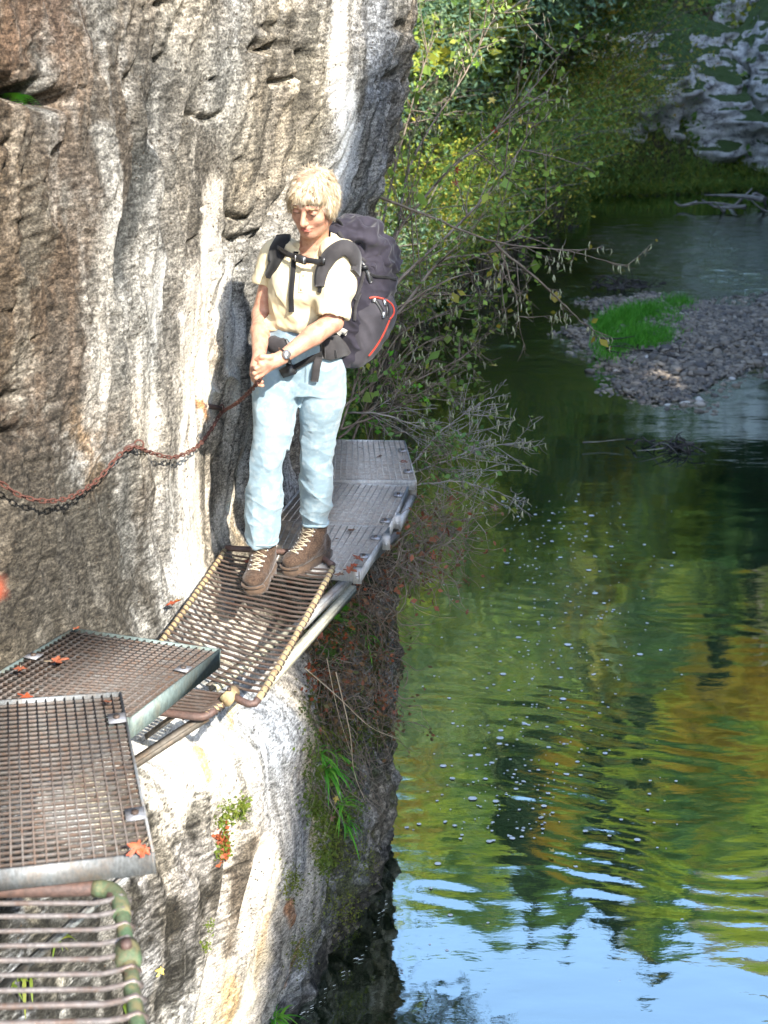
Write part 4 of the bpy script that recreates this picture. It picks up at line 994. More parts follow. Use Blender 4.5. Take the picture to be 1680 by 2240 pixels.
# facial pieces
for s_ in (-1,1):
    q = MB(); P = [hp(s_*(.031+x), .0885-.35*abs(x), .0045-.16*abs(x)) for x in np.linspace(-.013,.013,7)]; q.tube(P, [.0008,.0016,.0020,.0022,.0020,.0016,.0008], 5); q.build('eye', m_eye, person, True)
    q = MB(); P = [hp(s_*(.030+x), .0915-.5*abs(x-.0)*.5-(.012 if s_*1 and x>.01 else 0), .0285+.10*x-.9*x*x*8) for x in np.linspace(-.018,.020,7)]; q.tube(P, [.0012,.0026,.003,.0032,.003,.002,.001], 5); q.build('eyebrow', m_brow, person, True)
for dz, r_ in ((-.0535,.0035),(-.0615,.0042)):
    q = MB(); P = [hp(x, .0925-8*x*x, dz-2.5*x*x*(1 if dz>-.055 else -1.5)) for x in np.linspace(-.021,.021,9)]; q.tube(P, [r_*.25,r_*.7,r_*.95,r_,r_*.9,r_,r_*.95,r_*.7,r_*.25], 6); q.build('lip', m_lip, person, True)
# hair
vh = Vox(Hc-.17, Hc+.17, .0035)
vh.ell(hp(0,-.020,.030), (.081,.097,.082), hax, .01); vh.ell(hp(0,-.038,-.02), (.078,.077,.078), hax, .03)
vh.ell(hp(0,.058,.060), (.062,.036,.030), hax, .03)
for s_ in (-1,1): vh.ell(hp(s_*.074,.000,.000), (.016,.045,.046), hax, .02)
vh.ell(hp(-.004,.105,-.045), (.062,.085,.082), hax, .015, 'cut'); vh.ell(hp(0,.03,-.10), (.060,.12,.045), hax, .02, 'cut'); vh.ell(hp(-.006,.12,.016), (.066,.05,.033), hax, .012, 'cut')
Vh, Fh = vh.mesh(); nh = vnormals(Vh, Fh)
lc = np.stack([(Vh-Hc)@a for a in hax], -1); az = np.arctan2(lc[:,0], -lc[:,1]-.02); 
wav = np.sin(az*17+4*fbm(lc[:,0]*20,lc[:,1]*20,lc[:,2]*14,2,3)+lc[:,2]*30)
Vh = Vh + nh*(.0045*wav+.006*fbm(lc[:,0]*30,lc[:,1]*30,lc[:,2]*30,3,6))[:,None]
hair = mesh_np('hair', Vh, Fh, m_hair, True, person, attrs={'tint': ('POINT', np.clip(.55+.34*wav+.6*fbm(lc[:,0]*22,lc[:,1]*22,lc[:,2]*12,3,8), 0, 1))})
rh = np.random.default_rng(5); sel = rh.choice(len(Vh), 5200); q = MB(); tint = []
crown_ = hp(0.01,-.045,.125)
Vs = []; Qs = []; ts = []
for i in sel:
    P0 = Vh[i]; nn_ = nh[i]; down = P0-crown_; down = down - nn_*(down@nn_); down = unit(down+rh.normal(size=3)*.03) ; l_ = .012+.018*rh.random(); side = np.cross(down, nn_)
    cv = rh.normal()*.5; a0 = P0+nn_*.001; a1 = a0+down*l_*.5+nn_*l_*.10+side*cv*l_*.3; a2 = a0+down*l_+nn_*l_*(.02+.12*rh.random()*(lc[i,2]<.03))+side*cv*l_*.7; w_ = .0009
    b = len(Vs); Vs += [a0-side*w_, a0+side*w_, a1-side*w_, a1+side*w_, a2]; Qs.append([b,b+1,b+3,b+2]); Qs.append([b+2,b+3,b+4,b+4]); tt = rh.random(); ts += [tt]*5
Qs = np.array(Qs); tri = Qs[Qs[:,2]==Qs[:,3]][:,:3]; quad = Qs[Qs[:,2]!=Qs[:,3]]
st_ = mesh_np('hair_strands', np.array(Vs), [quad, tri], m_hair, False, hair, attrs={'tint': ('POINT', np.array(ts)*.7+.3)}); st_.matrix_parent_inverse = Matrix.Translation(-person.location) ; st_['kind'] = 'stuff'; st_.matrix_parent_inverse = Matrix.Identity(4)
# ---- shirt
def St(px, py, Y, a, b): P = U(px, py, Y); return (P[2], P[0], P[1], a, b)
vs = Vox(lo_, hi_, .0042)
vs.loft([St(684,532,4.77,.062,.055), St(682,548,4.775,.105,.068), St(678,566,4.775,.148,.085), St(674,600,4.76,.150,.108), St(668,640,4.75,.142,.118), St(660,680,4.76,.128,.106), St(650,705,4.77,.128,.105), St(646,716,4.775,.118,.095)], RT, FW, .02)
vs.ell(U(640,632,4.70), (.062,.045,.055), (RT,FW,(0,0,1)), .04); vs.ell(U(700,636,4.66), (.062,.045,.055), (RT,FW,(0,0,1)), .04)
# sleeves
hemL = U(726,692,4.605); hemR = U(578,612,4.845)
vs.chain([U(728,548,4.71), shL, shL*.5+hemL*.5+[.006,0,0], hemL], [.050,.060,.064,.060], .03)
vs.chain([U(628,550,4.83), shR, hemR], [.050,.056,.050], .03)
# open sleeve ends & neck
dL = unit(hemL-(shL*.5+hemL*.5)); vs.cone(hemL+dL*.030, hemL+dL*.16, .062,.11, .006, 'cut'); vs.cone(hemR+np.array([-.003,0,-.035]), hemR+np.array([-.006,0,-.12]), .050,.09, .006, 'cut')
vs.cone(neck+FW*.030+np.array([0,0,.012]), neck+FW*.075+np.array([0,0,-.028]), .034,.020, .01, 'cut')
Vs_, Fs_ = vs.mesh(); Vs_ = relax(Vs_, Fs_, 1, .5); ns_ = vnormals(Vs_, Fs_)
x, y, z = Vs_.T; u_ = (Vs_-chest)@RT; zr = z-chest[2]
fold = fbm(u_*9+zr*6, zr*9-u_*7, y*3, 3, 201); rid = (1-np.abs(fbm(u_*11+zr*9, zr*5-u_*4+3, y*2, 2, 204))*3.2)
low_ = sstep(.02,-.16, zr); sl = sstep(.13,.17,u_)
pull = np.sin((u_*30+zr*46)+2.5*fbm(u_*8,zr*8,0,2,207))*sstep(.06,-.12,zr)*(1-sl)
Vs_ = Vs_ + ns_*(.007*fold + .006*np.clip(rid,-1,1)*(.35+.65*low_+.3*sl) + .0045*pull)[:,None]
shirt = mesh_np('polo_shirt', Vs_, Fs_, m_shirt, True, person); bs = bvh_of(Vs_, Fs_)
# collar flaps, placket, buttons
def flap(pts, name, m, par, th=.003):
    """pts: two edge lines of 3-D points (inner, outer)"""
    A, B = [spline(q_, 12) for q_ in pts]; nrm = np.cross(np.gradient(A,axis=0), B-A); nrm /= np.linalg.norm(nrm,axis=1)[:,None]; nrm *= np.sign((nrm*(-ray(680,540)[None])).sum(1))[:,None]
    C = (A+B)/2+nrm*.004; q = MB(); L = np.stack([A, C, B, B-nrm*th, A-nrm*th],1).reshape(-1,3); i = np.arange(11)[:,None]; j = np.arange(5)[None]; j2 = (j+1)%5
    q.add(L, np.stack([i*5+j,i*5+j2,(i+1)*5+j2,(i+1)*5+j],-1).reshape(-1,4)); return q.build(name, m, par, True)
def on(px, py, off=.004): 
    h = cast(bs, px, py); return U(px, py, 4.68) if h is None else h[0]+h[1]*off
flap([[U(724,508,4.79), U(722,520,4.735), U(706,538,4.685), on(679,560)], [U(744,521,4.80), U(742,534,4.73), U(724,552,4.672), on(694,572,.006)]], 'collar', m_shirt, person)
flap([[U(634,514,4.86), U(632,524,4.80), U(645,541,4.72), on(672,560)], [U(617,520,4.87), U(616,535,4.80), U(626,553,4.735), on(655,571,.006)]], 'collar', m_shirt, person)
q = MB(); P, Q = castpath(bs, [(674,560),(668,580),(662,610),(659,640)], .002, 14); ribbon(P, Q, .026, .0018, q).build('placket', m_shirt, person, True)
for py in (572, 604, 634):
    px = np.interp(py, [560,640],[672,660]); h = cast(bs, px, py); q = MB(); q.tube([h[0]+h[1]*.003, h[0]+h[1]*.006], .005, 8); q.build('button', m_lace, person)
q = MB(); tt = np.linspace(0, 2*math.pi, 26); ax1 = unit(np.cross(dL, (0,1,0))); ax2 = np.cross(dL, ax1)
# ---- trousers
vt = Vox((-.75,4.4,2.35), (.12,5.3,3.5), .0042)
vt.loft([St(642,706,4.785,.118,.098), St(645,735,4.80,.140,.112), St(655,775,4.81,.160,.125), St(660,812,4.83,.168,.125), St(660,850,4.84,.160,.115)], RT, FW, .03)
hL, kL, aL = U(608,850,4.80), U(588,1000,4.74), U(575,1170,4.80)
hR, kR, aR = U(708,850,4.83), U(695,985,4.86), U(688,1128,4.985)
Lst = [U(606,820,4.80), U(602,870,4.79), U(599,925,4.77), U(590,985,4.75), U(583,1035,4.765), U(577,1110,4.79), U(574,1160,4.80), U(574,1176,4.80)]
Lr = [.100,.091,.078,.067,.064,.068,.070,.058]
Rst = [U(700,820,4.82), U(704,870,4.82), U(699,920,4.84), U(695,965,4.865), U(693,1030,4.91), U(691,1095,4.96), U(690,1125,4.98), U(690,1137,4.985)]
Rr = [.100,.092,.077,.067,.065,.063,.057,.050]
for S_, r_ in ((Lst, Lr), (Rst, Rr)):
    Sf = spline([[*P, r] for P, r in zip(S_, r_)], 26); vl_ = Vox(vt.lo, vt.lo+vt.h*(vt.n-1), vt.h); vl_.chain(list(Sf[:,:3]), list(Sf[:,3]), .0015)
    h_ = np.clip(.5+.5*(vt.d-vl_.d)/.02, 0, 1); vt.d = vt.d*(1-h_)+vl_.d*h_-.02*h_*(1-h_)
vt.cone(U(650,905,4.74), U(652,1150,4.80), .008, .022, .02, 'cut')
for P, r_ in ((Lst[-1], .075), (Rst[-1], .065)): vt.cone(P+np.array([0,0,-.085]), P+np.array([0,0,-.2]), r_, r_, .012, 'cut')
Vt, Ft = vt.mesh(); Vt = relax(Vt, Ft, 1, .5); nt_ = vnormals(Vt, Ft); x, y, z = Vt.T
zr = z-2.37
isL = x < np.interp(z, [2.5,3.3], [-.385,-.37]); sx = np.where(isL, x, x*1.0+7)
diag = (1-np.abs(fbm(sx*7+z*5, z*6-sx*5, y*5, 2, 301))*3.0); hor = (1-np.abs(fbm(sx*5, z*15+sx*5, y*5, 2, 304))*3.0); fin = fbm(x*26, z*30, y*26, 3, 307)
kn = np.exp(-((zr-.44)/.12)**2); bot = sstep(.42,.18,zr)
vert = (1-np.abs(fbm(sx*9+1, z*1.6, y*7, 1, 311))*3.0)
rd = lambda a: 1-2*np.sqrt(np.clip(np.abs(a),0,1))
d1 = fbm(sx*5+z*3.0, z*3.2-sx*5, y*3, 1, 321); h1 = fbm(sx*3.5, z*10+sx*6, y*3, 1, 324)
amp = .0075*rd(d1*2.0)*(.5+.6*kn) + .0045*np.clip(diag,-1,1)*(.6+.5*kn) + .0070*rd(h1*2.6)*(.03+.75*bot+.35*kn) + .007*np.clip(vert,-1,1)*sstep(1.0,.3,zr) + .0016*fin
# seams
Vt = Vt + nt_*amp[:,None]
tro = mesh_np('trousers', Vt, Ft, m_jean, True, person); bt = bvh_of(Vt, Ft)
for S_, r_ in ((Lst, .066), (Rst, .056)):
    P = S_[-1]+np.array([0,0,-.012]); q = MB(); a_ = np.linspace(0,2*math.pi,28,endpoint=False)
    q.tube([P+np.array([r_*math.cos(t)*.93, r_*math.sin(t)*.95, .004*math.sin(3*t)]) for t in a_], .006, 6, closed=True); q.build('trouser_hem', m_jean, person, True)
P, Q = castpath(bt, [(664,728),(668,760),(672,800),(668,850),(655,890)], .001, 16); ribbon(P, Q, .012, .0012).build('fly_seam', m_jean, person, True)
# ---- boots
def boot(ank, toe, px_name):
    f = unit([toe[0]-ank[0], toe[1]-ank[1], 0]); s_ = np.array([-f[1], f[0], 0]); o = np.array([ank[0], ank[1], ZW+.0085]); ax = (f, s_, np.array([0,0,1.]))
    L = .175
    def b(a, c, h): return o + f*a + s_*c + np.array([0,0,h])
    v = Vox(o-[.3,.3,.0], o+[.3,.3,.24], .0032)
    v.ell(b(L-.03,0,.052), (.062,.047,.034), ax, .02); v.ell(b(L-.10,0,.060), (.07,.044,.042), ax, .03); v.ell(b(0,0,.062), (.05,.042,.05), ax, .03); v.ell(b(-.045,0,.06), (.038,.036,.05), ax, .02)
    v.chain([b(.06,0,.08), b(.02,0,.11), b(-.01,0,.165)], [.043,.044,.046], .03); v.cone(b(-.01,0,.205), b(-.012,0,.26), .05,.05,.004,'cut'); v.ell(b(-.01,0,.185), (.033,.033,.03), ax, .006, 'cut')
    Vx, Fx = v.mesh(); Vx = relax(Vx, Fx, 1, .5); nx2 = vnormals(Vx, Fx); Vx = Vx + nx2*(.003*fbm(Vx[:,0]*30, Vx[:,1]*30, Vx[:,2]*45, 3, 9)+.004*np.clip(1-np.abs(fbm(Vx[:,0]*14,Vx[:,1]*14,Vx[:,2]*30,2,12))*3,-.5,1)*sstep(.1,.16,Vx[:,2]-ZW))[:,None]
    bo = mesh_np('boot', Vx, Fx, m_boot, True, person)
    def sub(o2): o2.matrix_parent_inverse = Matrix.Identity(4); return o2
    # sole: outlined slab with lugs
    pr = [(-.092,.0),(-.082,.026),(-.045,.038),(.01,.034),(.06,.036),(.11,.048),(.16,.046),(.195,.028),(.21,0)]; out = pr+[(a, -c) for a, c in pr[-2:0:-1]]
    out = np.array(out); q = MB(); m = len(out); lv = [(-.0085,.95),(.0,1.0),(.022,1.02),(.026,.93)]
    Vq = np.vstack([[b(a*k if a>0 else a*k, c_*k, h) for a, c_ in out] for h, k in lv]); i = np.arange(3)[:,None]; j = np.arange(m)[None]; j2 = (j+1)%m
    Qq = np.stack([i*m+j,i*m+j2,(i+1)*m+j2,(i+1)*m+j],-1).reshape(-1,4); c0 = len(Vq); Vq = np.vstack([Vq, b(.05,0,-.0085), b(.05,0,.026)])
    Tq = [[c0,(k+1)%m,k] for k in range(m)]+[[c0+1,3*m+k,3*m+(k+1)%m] for k in range(m)]; q.add(Vq,Qq,Tq); sub(q.build('sole', m_sole, bo, True))
    bvb = bvh_of(Vx, Fx)
    def top(a, c_):     # height on boot from above/front
        st0 = Vector(b(a+.12, c_*1.5, .0)+np.array([0,0,.24])); dr_ = (Vector(b(a,c_*.6,.085+.0))-st0).normalized(); h = bvb.ray_cast(st0, dr_)
        return np.array(h[0])+np.array(h[1])*.002 if h[0] is not None else b(a,c_,.12)
    rows_ = [(.125,.085),(.105,.10),(.088,.115),(.07,.13),(.052,.15),(.045,.17),(.04,.19)]
    q = MB(); Lp = []; Rp = []
    for k, (a, h) in enumerate(rows_):
        w_ = .021+.002*k
        def pt(c_):
            st0 = Vector(b(a+.16, c_, h+.10)); dr_ = Vector(f*-.8+np.array([0,0,-.6])).normalized(); hh = bvb.ray_cast(st0, dr_); return (np.array(hh[0])+np.array(hh[1])*.003) if hh[0] is not None else b(a*.6,c_,h)
        Lp.append(pt(-w_)); Rp.append(pt(w_)); q.tube([Lp[-1], pt(0)+np.array([0,0,.002]), Rp[-1]], .0025, 5)
    for k in range(len(rows_)-1):
        q.tube([Lp[k], (Lp[k]+Rp[k+1])/2+f*.004+np.array([0,0,.003]), Rp[k+1]], .0024, 5); q.tube([Rp[k], (Rp[k]+Lp[k+1])/2+f*.004+np.array([0,0,.003]), Lp[k+1]], .0024, 5)
    e = (Lp[-1]+Rp[-1])/2+f*.006
    for sg in (-1,1):
        q.tube(spline([e, e+s_*sg*.022+np.array([0,0,.006])+f*.01, e+s_*sg*.026-np.array([0,0,.02])+f*.014, e+s_*sg*.006-np.array([0,0,.004])+f*.01], 12), .0018, 5)
    sub(q.build('laces', m_lace, bo, True))
    # eyelet hooks
    q = MB()
    for P in Lp+Rp: q.ball(P, .0042, 6, 4)
    sub(q.build('eyelets', m_steelb, bo, True))
    q = MB(); a_ = np.linspace(0,2*math.pi,24,endpoint=False); q.tube([b(-.01+.041*math.cos(t), .041*math.sin(t), .187) for t in a_], .009, 7, closed=True); sub(q.build('ankle_cuff', m_collar_d, bo, True))
    q = MB(); P = b(.03,0,.15); q.bar(b(.055,0,.125), b(.03,0,.19), .045, .008, f); sub(q.build('tongue', m_collar_d, bo, True))
    q = MB(); q.tube([b(-.01,0,.17), b(-.01,0,.205), b(-.01,0,.235)], [.034,.037,.040], 14); q.build('sock', m_sock, person, True)
    q = MB(); P = np.array([b(L+.033-.0*t, 0, .028) for t in (0,)]); 
    a_ = np.linspace(-1.25,1.25,16); q.tube([b(L-.02+.058*math.cos(t), .047*math.sin(t), .034) for t in a_], .006, 6); sub(q.build('toe_rand', m_sole, bo, True))
    return bo
boot(U(578,1180,4.83), U(552,1292,4.65), 'l')
boot(U(690,1150,4.99), U(640,1240,4.86), 'r')
# ---- watch
wd = unit(elL-wrL); wc = wrL+wd*.012; s1 = unit(np.cross(wd,(0,0,1))); s2 = np.cross(s1, wd); a_ = np.linspace(0,2*math.pi,20,endpoint=False)
q = MB(); q.tube([wc+(s1*math.cos(t)+s2*math.sin(t))*.0285 for t in a_], .008, 6, closed=True, flat=.35); w_b = q.build('watch_strap', m_plast, person, True)
vd = -unit(ray(612,784)); vd = unit(vd - wd*(vd@wd)); q = MB(); q.tube([wc+vd*.027, wc+vd*.036], .016, 16); q.build('watch_face', m_steelb, person, True)
# ---------------------------------------------------------------- backpack
BK = unit([.50,.866,0]); PR = unit([.866,-.50,0])
pack = empty('backpack', U(775,700,4.93), 'dark hiking backpack with grey side pocket and red zip worn by the hiker', 'backpack')
vp = Vox((-.45,4.6,2.95), (.3,5.35,4.1), .0042)
vp.loft([St(770,505,4.93,.085,.06), St(774,530,4.94,.118,.088), St(778,575,4.94,.142,.118), St(782,625,4.93,.146,.124), St(780,680,4.92,.138,.118), St(770,740,4.90,.118,.10), St(757,785,4.88,.085,.075), St(752,798,4.88,.06,.055)], PR, BK, .02, p=2.7)
Vp, Fp = vp.mesh(); Vp = relax(Vp, Fp, 2, .5); npk = vnormals(Vp, Fp); x, y, z = Vp.T
Vp = Vp + npk*(.012*fbm(x*9,y*9,z*9,3,401)+.006*np.clip(1-np.abs(fbm(x*10+z*6,y*10,z*14,2,404))*3,-1,1))[:,None]
mesh_np('main_bag', Vp, Fp, m_pack, True, pack); bp = bvh_of(Vp, Fp)
# lid: hood draped over the top, its own wrinkled shell
vl = Vox((-.45,4.6,3.35), (.3,5.35,4.1), .0042)
vl.loft([St(786,598,4.95,.140,.112), St(784,575,4.95,.150,.124), St(782,545,4.95,.140,.116), St(780,515,4.955,.122,.100), St(776,490,4.95,.095,.075), St(770,480,4.94,.055,.045)], PR, BK, .02, p=2.5)
vl.cone(U(742,497,4.86), U(800,520,4.86), .035,.05,.04); vl.cone(U(840,560,4.98), U(857,600,4.99), .045,.03,.04)
Vl, Fl = vl.mesh(); Vl = relax(Vl, Fl, 2, .5); nl_ = vnormals(Vl, Fl); x, y, z = Vl.T
rr = 1-np.abs(fbm(x*8+z*9,y*8,z*10-x*8,2,411))*3.4
Vl = Vl + nl_*(.016*np.clip(rr,-1,1)+.008*fbm(x*22,y*22,z*22,2,414))[:,None]
mesh_np('lid', Vl, Fl, m_pack, True, pack); bl = bvh_of(Vl, Fl)
# side pocket
vk = Vox((-.35,4.6,2.95), (.3,5.35,3.6), .0042)
vk.loft([St(806,645,4.89,.085,.095), St(812,675,4.885,.095,.105), St(808,715,4.88,.085,.10), St(798,750,4.87,.070,.085), St(782,785,4.865,.052,.065), St(776,797,4.865,.035,.045)], PR, BK, .02, p=2.4)
Vk, Fk = vk.mesh(); Vk = relax(Vk, Fk, 2, .5); nk = vnormals(Vk, Fk); x, y, z = Vk.T
Vk = Vk + nk*(.005*fbm(x*10,y*10,z*5,3,421)+.004*np.clip(1-np.abs(fbm(x*13+z*4,y*13,z*5,2,424))*3,-1,1))[:,None]
pk = mesh_np('side_pocket', Vk, Fk, m_pgrey, True, pack); bk_ = bvh_of(Vk, Fk)
ALLB = [bp, bl, bk_]
def band(pl, w_, th, name, m, par, b=ALLB, off=.002, n_=24): P, Q = castpath(b, pl, off, n_); return ribbon(P, Q, w_, th).build(name, m, par, True)
P, Q = castpath([bk_, bp], [(808,652),(822,650),(843,656),(858,668),(861,685),(852,698)], .002, 30); q = MB(); q.tube(P, .0038, 6); q.build('red_zip', m_red, pack, True)
P, Q = castpath([bk_, bp], [(851,700),(842,722),(830,745),(818,763),(806,778)], .002, 30); q = MB(); q.tube(P, .0042, 6); q.build('red_zip', m_red, pack, True)
band([(816,655),(826,664),(836,682),(836,690)], .014, .003, 'compression_strap', m_plast, pack); band([(838,655),(846,670),(848,690)], .014, .003, 'compression_strap', m_plast, pack)
for px, py in ((819,656),(840,662),(838,688)):
    h = cast(bk_, px, py) or cast(bp, px, py)
    if h: q = MB(); t_ = unit(np.cross(h[1],(0,0,1))); q.box(h[0]+h[1]*.006, (.014,.022,.006), (t_, np.cross(h[1],t_), h[1])); q.build('strap_clip', m_steelb, pack)
band([(770,560),(785,570),(798,585),(806,600),(812,618)], .020, .004, 'lid_strap', m_plast, pack); band([(800,596),(822,604),(845,606),(864,612)], .010, .004, 'lid_seam', m_strap, pack)
band([(740,508),(756,530),(780,556),(800,574)], .014, .004, 'lid_zip', m_strapg, pack)
band([(788,640),(778,670),(776,700)], .012, .003, 'webbing_strap', m_strapg, pack); band([(798,590),(790,620),(778,655)], .012, .003, 'webbing_strap', m_strapg, pack)
for px, py in ((797,582),(800,596)):
    h = cast(bl, px, py) or cast(bp, px, py)
    if h: q = MB(); t_ = unit(np.cross(h[1],(0,0,1))); q.box(h[0]+h[1]*.008, (.028,.018,.010), (t_, np.cross(h[1],t_), h[1])); q.build('side_buckle', m_plast, pack)
q = MB(); q.tube(spline([U(728,484,4.84), U(738,480,4.84), U(748,492,4.85), U(745,505,4.86)], 14), .009, 6, flat=.5); q.build('grab_handle', m_strap, pack, True)
# shoulder straps over the shirt
ONB = [bs, bb]
def sband(pl, w_, th, name, m, off=.003, n_=34, b=None, par=None): P, Q = castpath(b or [bs, bb], pl, off, n_); return ribbon(P, Q, w_, th).build(name, m, par or pack, True)
sband([(640,490),(628,505),(618,530),(610,555),(602,578),(590,604)], np.interp(np.linspace(0,1,34),[0,.3,.7,1],[.055,.078,.070,.030]), .013, 'shoulder_strap', m_strap)
sband([(773,600),(776,580),(772,558),(758,544),(742,546),(722,562),(711,585),(704,606),(702,628)], np.interp(np.linspace(0,1,34),[0,.3,.8,1],[.045,.062,.058,.036]), .013, 'shoulder_strap', m_strapg)
sband([(774,600),(778,590),(780,570),(770,548)], .018, .006, 'strap_edging', m_strap)
sband([(702,628),(700,640)], .018, .004, 'strap_end', m_strap, n_=8)
ha, hb = cast(bs, 612, 540), cast(bs, 716, 572)
fwd = unit(FW+np.array([0,0,-.1])); A_ = ha[0]+fwd*.016; B_ = hb[0]+fwd*.018; Pm = spline([A_, A_*.67+B_*.33+fwd*.028, A_*.33+B_*.67+fwd*.028, B_], 20)
ribbon(Pm, np.tile(fwd, (20,1)), .021, .004).build('chest_strap', m_plast, pack, True)
t_ = unit(B_-A_); h = [Pm[11], fwd]; q = MB(); q.box(h[0]+fwd*.006, (.056,.028,.013), (t_, unit(np.cross(fwd,t_)), fwd)); bk2 = q.build('chest_buckle', m_plast, pack)
h = [Pm[11]-fwd*.018, fwd]
for dx in (-.022,.020): q = MB(); q.box(h[0]+h[1]*.029+t_*dx, (.004,.020,.004), (t_, unit(np.cross(h[1],t_)), h[1])); o = q.build('buckle_bar', m_steelb, bk2); o.matrix_parent_inverse = Matrix.Identity(4)
sband([(650,553),(645,580),(642,610),(639,650),(638,682)], .020, .003, 'hanging_strap', m_strap, .010, 26)
h = cast(bs, 712, 570); q = MB(); q.box(h[0]+h[1]*.022, (.030,.022,.008), (t_, unit(np.cross(h[1],t_)), h[1])); q.build('strap_buckle', m_plast, pack)
# hip belt
TB = [bt, bs]
P, Q = castpath([bt], [(596,742),(604,752),(614,757),(628,757),(636,752)], .006, 20); ribbon(P, Q, np.interp(np.linspace(0,1,20),[0,.2,.8,1],[.045,.066,.068,.05]), .022).build('hip_pad', m_strapg, pack, True)
P, Q = castpath([bt], [(700,766),(716,764),(736,760),(752,757),(762,753)], .006, 20); ribbon(P, Q, np.interp(np.linspace(0,1,20),[0,.2,.8,1],[.060,.086,.092,.092]), .024).build('hip_pad', m_strapg, pack, True)
P, Q = castpath([bt], [(628,762),(632,785),(636,802),(650,800),(668,790),(690,780),(704,774)], .008, 24); ribbon(P, Q, .022, .006).build('hip_webbing', m_strap, pack, True)
h = cast(bt, 634, 806); t_ = unit(np.array([.8,-.3,.35])); t_ = unit(t_-h[1]*(t_@h[1])); q = MB(); q.box(h[0]+h[1]*.020, (.058,.036,.016), (t_, unit(np.cross(h[1],t_)), h[1])); q.build('hip_buckle', m_plast, pack)
sband([(694,780),(692,800),(690,815),(688,830)], .030, .006, 'hanging_hip_strap', m_strapg, .012, 12, [bt]); 
sband([(742,728),(750,722),(760,728)], .022, .008, 'lumbar_strap', m_sock, .006, 12, [bt, bp])
sband([(720,770),(724,785)], .010, .006, 'pad_seam', m_strap, .028, 6, [bt])
# ---------------------------------------------------------------- far rock face across the river
def rock_lump(name, cx, cy, z0, z1, hw, dep, seed, label, tone):
    """a craggy outcrop facing the camera, closed all round"""
    nu, nv = 150, 90; u = np.linspace(0, 1, nu); v = np.linspace(0, 1, nv); Uu, Vv = np.meshgrid(u, v)
    a = Uu*2*np.pi; prof = np.interp(Vv, [0,.15,.6,.85,1], [1.0,1.08,1.0,.72,.0])
    x = np.cos(a)*hw*prof; y = np.sin(a)*dep*prof; z = z0+(z1-z0)*Vv
    y = y + 0*z
    r_ = 1+.42*fbm(np.cos(a)*1.8+seed, np.sin(a)*1.8, Vv*3, 4, seed)+.09*fbm(np.cos(a)*6, np.sin(a)*6, Vv*9, 4, seed+1)
    st_ = np.floor(Vv*7+1.2*fbm(np.cos(a)*1.2,np.sin(a)*1.2,Vv*2,2,seed+2)); r_ += .10*np.sin(st_*12.9) + .16*np.abs(fbm(np.cos(a)*3+seed,np.sin(a)*3,Vv*5,4,seed+5)) + .05*fbm(np.cos(a)*14,np.sin(a)*14,Vv*20,3,seed+6)
    V_ = np.stack([cx+x*r_, cy+y*r_, z], -1).reshape(-1,3); ii, jj = np.meshgrid(np.arange(nu-1), np.arange(nv-1)); a_ = jj*nu+ii
    o = mesh_np(name, V_, np.stack([a_, a_+1, a_+nu+1, a_+nu], -1).reshape(-1,4), tone, True); return tag(o, label, 'rock')
m_frock, n, p = newmat('far_limestone'); p.inputs['Roughness'].default_value = .9
co = N(n, 'ShaderNodeTexCoord').outputs['Object']
c = ramp(n, noise(n, 2.6, 10, co, .8, (1,1,1.6)).outputs[0], [(.36,(.03,.03,.03)),(.42,(.22,.22,.22)),(.49,(.60,.60,.60)),(.60,(.82,.82,.80))])
geo = N(n, 'ShaderNodeNewGeometry'); sep = N(n, 'ShaderNodeSeparateXYZ'); n.links.new(geo.outputs['Normal'], sep.inputs[0])
mm = N(n, 'ShaderNodeMath', operation='ADD'); n.links.new(sep.outputs[2], mm.inputs[0]); n.links.new(noise(n, 2.2, 9, co, .8).outputs[0], mm.inputs[1])
c = mixc(n, ramp(n, mm.outputs[0], [(.90,(0,0,0)),(1.05,(1,1,1))]), c, (.05,.09,.02)); n.links.new(c, p.inputs['Base Color']); bump(n, p, noise(n, 5, 8, co, .7).outputs[0], 1, .2)
rock_lump('rock_outcrop', 8.0, 40.0, .0, 5.0, 2.9, 2.2, 4, 'pale grey rock face above the far bank, at the top right', m_frock)
rock_lump('rock_outcrop', 12.0, 40.4, .0, 5.6, 2.1, 2.4, 9, 'mossy darker rock right of the pale grey rock face', m_frock)
rock_lump('rock_outcrop', 10.6, 43.5, 3.0, 9.5, 3.0, 2.5, 14, 'dark overgrown crag above the pale grey rock face', m_frock)
# far bank: grass fringe, shrubs, trunks, conifer boughs
r1 = np.random.default_rng(31)
P = []
for i in range(42000):
    pass
xs = r1.uniform(3, 17, 30000); ys = YF(xs)-.30+r1.gamma(1.2,.42,30000); P = np.stack([xs, ys, np.maximum(land_h(xs,ys),0)+.02+r1.uniform(0,.26,30000)], -1)
o = leafobj('far_bank_grass', P, .16, L_mix, aspect=.16, up=-.6, r=r1, droop=-.8, tint=np.full(len(P), .30)); tag(o, 'green grass fringe along the foot of the far bank', 'grass', kind='stuff')
xs = r1.uniform(-4, 22, 60000); ys = 37.6+r1.uniform(0,1,60000)**1.1*16; hh = land_h(xs, ys); cl_ = fbm(xs*.8, ys*.8, 0, 3, 33); k = cl_ > -.12
P = np.stack([xs, ys, hh+.1+r1.gamma(1.5,.35,60000)], -1)[k]
o = leafobj('far_undergrowth', P, .20, L_mix, aspect=.55, r=r1, tint=np.clip(.32+.7*cl_[k],0,1)); tag(o, 'green and yellowing undergrowth on the far slope', 'undergrowth', kind='stuff')
